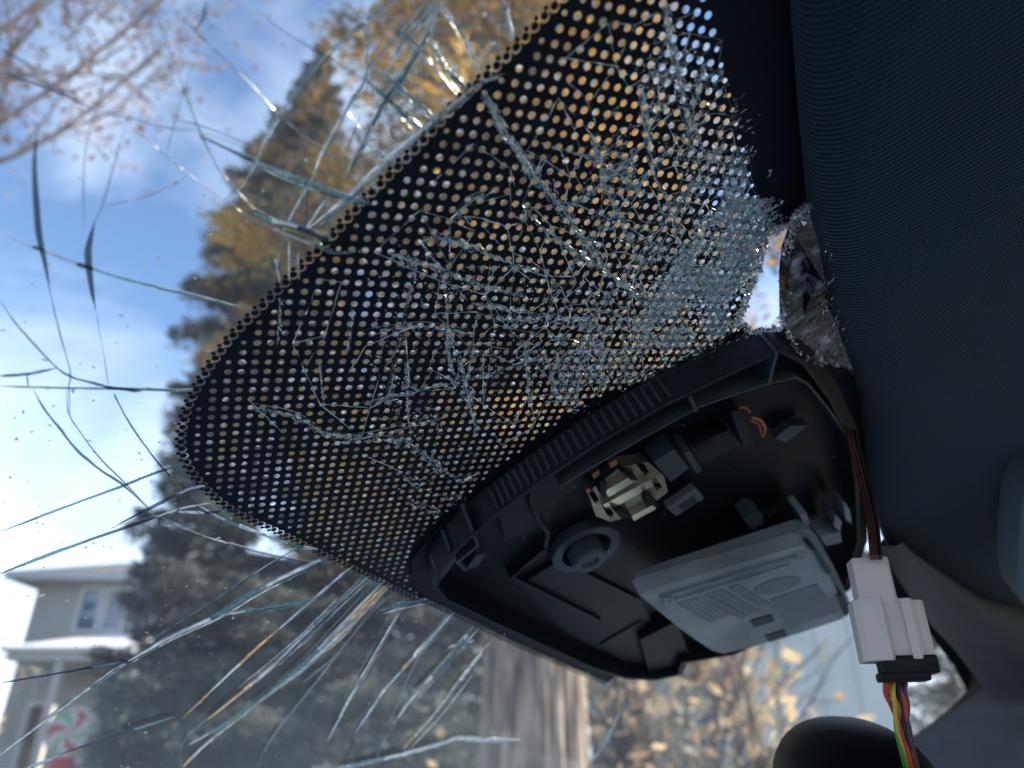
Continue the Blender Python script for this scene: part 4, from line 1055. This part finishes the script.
# wall: closed band standing on the plate, thin
rim_px = [(782, 349), (738, 369), (665, 404), (600, 441), (540, 481), (490, 519), (456, 549), (438, 572), (434, 588), (444, 600), (490, 622), (540, 645), (590, 668), (625, 679), (655, 681), (678, 676), (682, 664), (735, 655), (800, 625), (846, 590), (860, 540), (858, 480), (850, 435), (832, 398), (806, 362)]
rim_uv = [np.array(uvof(x, y, .017)) for x, y in rim_px]
cc = np.mean(rim_uv, axis=0)
b = MB()
b.loops([[surf(*(cc + (p_ - cc) * s), h) for p_ in rim_uv] for s, h in ((1.0, .002), (1.0, .017), (.985, .017), (.98, .004))], True)
b.build('side_wall', M['plastic2'], sh)
b = MB(); b.loops([[surf(*(cc + (p_ - cc) * .982), .0042) for p_ in rim_uv]], True, True, False); b.build('tray_floor', M['plastic'], sh)
for k in range(24):                       # grip ribs on the near wall
    t = k / 23; i = 1.9 + t * 2.9; j = int(min(i, 5)); f_ = i - j
    p_ = rim_uv[j] * (1 - f_) + rim_uv[j + 1] * f_; tg = rim_uv[j + 1] - rim_uv[j]; tg /= np.linalg.norm(tg)
    nr = np.array([-tg[1], tg[0]]); nr = nr if nr @ (p_ - cc) > 0 else -nr
    b = MB(); a0, a1 = p_ - tg * .0007, p_ + tg * .0007; rr_ = .0008 if k % 3 else .0011
    b.loops([[surf(*a0, h), surf(*(a0 + nr * rr_), h), surf(*(a1 + nr * rr_), h), surf(*a1, h)] for h in (.004, .0155)], True, True, True)
    b.build('rib', M['plastic4'], sh)
strip([(560,487),(600,463),(640,440),(700,407),(740,393),(770,383),(796,378),(808,384),(828,408),(850,440),(853,453)], .0010, .0175, .006, 'inner_lip', M['plastic3'], sh)
strip([(690,397),(697,412)], .0016, .0178, .006, 'strut', M['plastic3'], sh)
strip([(777,352),(769,385)], .0016, .0178, .006, 'strut', M['plastic3'], sh)
strip([(535,480),(532,500),(538,520),(548,533),(546,548)], .0022, .010, .004, 'guide_rail', M['plastic2'], sh)
strip([(545,550),(512,578),(540,592),(600,622)], .0022, .009, .004, 'guide_rail', M['plastic2'], sh)
strip([(470,525),(478,546),(458,562)], .0016, .016, .004, 'clip', M['plastic3'], sh)
strip([(449,549),(455,560),(466,571)], .0014, .015, .004, 'clip', M['plastic3'], sh)
prism([(434,570),(446,556),(456,560),(440,582)], .014, .006, 'clip', M['plastic3'], sh)
prism([(466,570),(476,556),(486,553),(478,566)], .012, .006, 'clip', M['plastic3'], sh)
prism([(520,585),(560,560),(640,600),(655,625),(600,650),(560,628)], .0065, .004, 'floor_step', M['plastic2'], sh)
prism([(600,645),(640,622),(672,640),(664,668),(630,668)], .0075, .004, 'floor_step', M['plastic2'], sh)
prism([(495,500),(540,470),(585,450),(600,470),(560,500),(540,530),(505,540)], .006, .004, 'floor_step', M['plastic2'], sh)
# round mirror socket with its bolt
su, sv = uvof(588, 553, .012)
def disc(r0, r1, h0, h1, nm, m_, k=32, du=0, dv=0, parent=sh):
    b = MB(); C_ = [[surf(su + du + r * math.cos(a), sv + dv + r * math.sin(a), h) for a in np.linspace(0, 2*math.pi, k, endpoint=False)] for r, h in ((r1, h0), (r1, h1), (r0, h1), (r0 * .96, h0))]
    b.loops(C_, True, False, False); return b.build(nm, m_, parent)
disc(.0135, .0185, .005, .0105, 'mirror_socket', M['plastic3'])
b = MB(); bl = [[surf(su + r * math.cos(a), sv - .001 + r * math.sin(a), h) for a in np.linspace(0, 2*math.pi, 24, endpoint=False)] for r, h in ((.0095, .004), (.0092, .016), (.0082, .0172), (.005, .0172), (.0042, .0158))]
b.loops(bl, True, False, True); b.build('bolt', M['plastic3'], sh)
# metal spring clip
prism([(588,492),(622,466),(648,462),(664,476),(668,492),(640,513),(610,522),(596,516)], .012, .006, 'spring_plate', M['brass'], sh)
for q_ in ([(603,505),(655,477),(660,482),(608,511)], [(605,491),(633,475),(637,480),(609,497)], [(632,516),(653,505),(656,509),(634,521)]):
    prism(q_, .0145, .012, 'spring_bar', M['brightmetal'], sh)
for q_ in ([(600,480),(607,484),(606,499),(601,496)], [(619,470),(627,474),(638,480),(632,481)], [(646,493),(654,500),(660,507),(646,505)], [(612,509),(622,512),(632,517),(622,519)], [(641,471),(649,472),(645,476)], [(655,486),(662,487),(657,491)], [(593,501),(599,500),(596,504)], [(607,515),(614,514),(611,518)]):
    prism(q_, .0168, .012, 'tab', M['plastic'], sh)
for q_ in ([(592,474),(599,470),(600,475),(594,479)], [(609,463),(617,459),(618,464),(611,468)], [(586,490),(590,488),(590,492),(587,494)]):
    prism(q_, .0150, .010, 'contact_pad', M['copper'], sh)
# grey plug, label, small blocks
prism([(654,462),(674,449),(689,468),(671,482)], .016, .006, 'plug', M['plastic3'], sh)
prism([(684,453),(690,451),(702,470),(697,474)], .0175, .006, 'plug', M['plastic3'], sh)
prism([(690,446),(728,430),(740,444),(702,465)], .012, .006, 'plug', M['plastic2'], sh)
prism([(694,447),(712,438),(715,442),(697,452)], .0124, .006, 'plug', M['plastic'], sh)
prism([(731,412),(740,410),(754,444),(744,448)], .018, .006, 'plug', M['plastic2'], sh)
prism([(667,508),(695,488),(704,498),(676,516)], .013, .009, 'label_tag', M['label'], sh)
prism([(678,506),(693,495),(698,501),(683,511)], .0131, .0128, 'label_tag', M['alu3'], sh)
prism([(775,438),(790,426),(808,425),(786,443)], .011, .006, 'floor_step', M['plastic3'], sh)
prism([(744,520),(752,512),(762,514),(764,524),(752,530)], .016, .006, 'knob', M['plastic3'], sh)
prism([(760,524),(780,512),(792,522),(792,545),(770,545)], .012, .006, 'floor_step', M['plastic2'], sh)
for q_ in ([(803,548),(820,541),(826,553),(808,560)], [(820,537),(840,532),(842,542),(826,546)], [(800,515),(806,512),(810,524),(804,528)], [(843,500),(850,510),(852,524),(846,520)], [(835,515),(842,522),(840,532),(834,526)]):
    prism(q_, .022, .010, 'bracket_tab', M['alu2'], sh)
for c_, m_ in (((.45, .06, .05), 'red'), ((.50, .22, .05), 'orange')):
    M['w' + m_] = mat(m_ + ' wire', c_, .5, var=.1, scale=80)
for pts, m_ in (([(738,408),(744,407),(750,412)], 'wred'), ([(752,418),(760,420),(765,428),(763,436)], 'worange'), ([(750,420),(758,424),(761,434)], 'wred')):
    b = MB(); b.tube([cast(x, y, .014) for x, y in smoothline(pts, 4)], .0007, 6); b.build('wire', M[m_], sh, True)
V, F = [], []
for _ in range(160):
    x, y = rg.uniform(450, 840), rg.uniform(400, 650)
    if not inpoly(x, y, rim_px): continue
    q_ = cast(x, y, .0065); s_ = rg.uniform(.0002, .0006); k = len(V)
    V += [tuple(q_ + rg.normal(0, s_, 3)) for _ in range(4)]; F += [(k, k + 1, k + 2), (k, k + 2, k + 3), (k, k + 3, k + 1), (k + 1, k + 3, k + 2)]
setp(mesh_obj('glass_crumbs', V, F, M['crack_grey'], sh), kind='stuff')
# notch at the foot of the tray
prism([(640,640),(676,622),(690,655),(682,676),(650,676)], .012, .004, 'foot_block', M['plastic'], sh)

# ------------------------------------------------------------------ control module
cm = thing('control_module', tuple(cast(745, 600, .03)), 'flat grey metal control module with stamped lid hanging from sensor housing', 'control unit')
face = [(641, 598), (646, 594), (700, 578), (760, 560), (806, 547), (814, 549), (832, 580), (849, 612), (845, 619), (800, 634), (760, 646), (722, 655), (712, 652), (680, 630)]
prism(face, .036, .026, 'case', M['alu'], cm, .0015)
lid = [(641, 589), (650, 582), (700, 565), (760, 545), (806, 530), (816, 535), (836, 570), (852, 606), (846, 612), (722, 648), (712, 645)]
prism(lid, .027, .019, 'lid', M['alu2'], cm, .001)
strip([(668, 604), (720, 588), (790, 566)], .0024, .0372, .0355, 'ridge', M['alu'], cm)
strip([(660, 598), (720, 580), (796, 557)], .0012, .0372, .0355, 'ridge', M['alu2'], cm)
for q_ in ([(697,596),(704,593),(748,616),(741,619)], [(710,593),(722,589),(760,611),(750,615)], [(728,588),(738,585),(770,604),(760,608)]):
    prism(q_, .0366, .0352, 'stamped_bar', M['alu4'], cm)
ell = [(778 + 24 * math.cos(a) * .97 + 0, 586 - 7 * math.sin(a) - 24 * math.cos(a) * .22) for a in np.linspace(0, 2*math.pi, 28, endpoint=False)]
prism(ell, .0366, .0352, 'stamped_oval', M['alu4'], cm)
prism([(770,600),(818,584),(838,612),(788,628)], .0365, .0352, 'stamped_panel', M['alu4'], cm)
for k in range(5):
    prism([(676 + 5 * k, 604 - 1.6 * k), (679 + 5 * k, 603 - 1.6 * k), (712 + 5 * k, 622 - 1.6 * k), (709 + 5 * k, 623 - 1.6 * k)], .0364, .0352, 'stamped_bar', M['alu2'], cm)
prism([(750,621),(772,615),(775,621),(754,628)], .0366, .0352, 'print_block', M['alu3'], cm)
prism([(765,636),(785,630),(788,636),(769,642)], .0366, .0352, 'print_block', M['alu3'], cm)
for x, y in ((802, 558), (669, 602)):
    uu, vv = uvof(x, y, .0385)
    b = MB(); b.loops([[surf(uu + r * math.cos(a), vv + r * math.sin(a), h) for a in np.linspace(0, 2*math.pi, 16, endpoint=False)] for r, h in ((.0034, .034), (.003, .0385), (.0014, .0385), (.0012, .0375))], True, False, True)
    b.build('screw', M['alu'], cm)
prism([(813,549),(818,551),(832,572),(827,575)], .038, .030, 'clip', M['alu3'], cm)
prism([(838,597),(843,595),(851,611),(846,617)], .038, .030, 'clip', M['alu3'], cm)

# ------------------------------------------------------------------ white connector with its wires
cd = .27; k_ = cd / FPX * .84
co = pix(891, 630, cd)
cn = thing('wire_connector', tuple(co - Z * .02), 'off white two part wire connector hanging beside the control module', 'connector')
RX = np.array([math.cos(-.18), math.sin(-.18), 0]); RY = np.array([math.sin(.18), math.cos(.18), 0])
def cp(dx, dy, dz): return co + RX * dx * k_ + RY * dy * k_ - Z * dz * k_ * 1.08
def vprism(sec, z0, z1, nm, m_, parent, bev=1.2, tp=1.0):
    bev *= 1.7
    c_ = np.mean(sec, axis=0); b = MB()
    b.loops([[cp(*(c_ + (np.array(p_) - c_) * s), z) for p_ in sec] for s, z in ((1 - bev * .02, z0), (1, z0 + bev), (tp, z1 - bev), (tp * (1 - bev * .02), z1))], True, True, True)
    return b.build(nm, m_, parent)
vprism([(-31, -12), (8, -14), (12, -10), (12, 16), (-31, 16)], -78, -26, 'upper_housing', M['conn'], cn)
vprism([(-39, -8), (-33, -15), (-10, -20), (-6, -16), (-6, 20), (-39, 18)], -32, 33, 'housing_lobe', M['conn'], cn)
vprism([(-6.2, -12), (13, -12), (13, 19), (-6.2, 19)], -33, 31, 'housing', M['conn'], cn)
vprism([(12.8, -17), (22, -18), (27, -14), (27, 18), (12.8, 18)], -31, 32, 'housing_lobe', M['conn'], cn)
vprism([(26.8, -10), (36, -9), (41, -5), (41, 17), (26.8, 17)], -30, 30, 'housing_lobe', M['conn'], cn)
vprism([(-4, -13), (4, -13), (4, -11), (-4, -11)], -3, 3, 'moulded_mark', M['conn'], cn, .5)
vprism([(-21, -16), (38, -17), (38, 14), (-21, 14)], 28, 46, 'collar', M['plastic'], cn)
vprism([(-25, -13), (28, -14), (28, 12), (-25, 12)], 44, 53, 'collar', M['plastic'], cn)
b = MB()
b.loops([[cp(8 + 17 * math.cos(a), -17.5, 29 + r * math.sin(a)) for a in np.linspace(0, math.pi, 14)] for r in (6, 9)], False); b.build('latch', M['plastic2'], cn)
for nm, c_ in (('wyellow', (.62, .50, .06)), ('wgreen', (.10, .30, .08)), ('wviolet', (.10, .05, .16)), ('wblack', (.012, .012, .014)), ('wbrown', (.12, .04, .03)), ('worange2', (.70, .20, .04)), ('wred2', (.55, .07, .04))):
    M[nm] = mat(nm, c_, .45, var=.12, scale=120)
wires = [('wred2', 884, 888, 900, 905), ('worange2', 888, 895, 902, 908), ('wyellow', 892, 892, 897, 904), ('wgreen', 895, 893, 896, 901), ('wblack', 897, 898, 904, 910), ('wred2', 900, 902, 906, 911), ('wviolet', 904, 905, 907, 912), ('wbrown', 901, 899, 909, 913)]
for i, (m_, a, b_, c_, d) in enumerate(wires):
    pp = [pix(a + 4, 668, cd + .001 * (i % 3)), pix(a + 1, 690, cd - .0015 + .001 * (i % 2)), pix(b_ + 3, 705, cd - .001 * (i % 3)), pix(c_, 727, cd + .001 * (i % 2)), pix(d, 750, cd + .004), pix(d + 6, 775, cd + .012)]
    bb = MB(); bb.tube(smoothline(pp, 5), .00085, 8); bb.build('wire', M[m_], cn, True)
for i, m_ in enumerate(('wbrown', 'wbrown', 'wblack')):
    pp = [pix(846 + 4 * i, 430, cd + .10), pix(860 + 4 * i, 485, cd + .08), pix(868 + 4 * i, 520, cd + .04), pix(871 + 4 * i, 545, cd + .012), pix(872 + 4 * i, 558, cd + .004)]
    bb = MB(); bb.tube(smoothline(pp, 5), .0009, 8); bb.build('wire', M[m_], cn, True)

# ------------------------------------------------------------------ rear view mirror, back of its housing towards us
mo = pix(876, 828, .29); 
mr_ = thing('rearview_mirror', tuple(mo), 'glossy black rear view mirror housing under the dangling wires', 'mirror')
M['gloss'] = mat('satin black plastic', (.003, .003, .005), .5, var=.2, scale=60, spec=.2)
b = MB(); rings = []
ax = np.array([.25, .96, .1]); ax /= np.linalg.norm(ax); rt = np.cross(ax, Z); rt /= np.linalg.norm(rt); up_ = np.cross(rt, ax)
def sg(x, e): return math.copysign(abs(x) ** e, x)
for th in np.linspace(-math.pi / 2, math.pi / 2, 22):
    ct, st = sg(math.cos(th), .8), sg(math.sin(th), .8)
    rings.append([mo + ax * (.085 * st + .05) + rt * (.034 * ct * sg(math.cos(a), .9)) + up_ * (.037 * ct * sg(math.sin(a), .8)) for a in np.linspace(0, 2*math.pi, 36, endpoint=False)])
b.loops(rings, True, True, True); b.build('housing', M['gloss'], mr_, True)
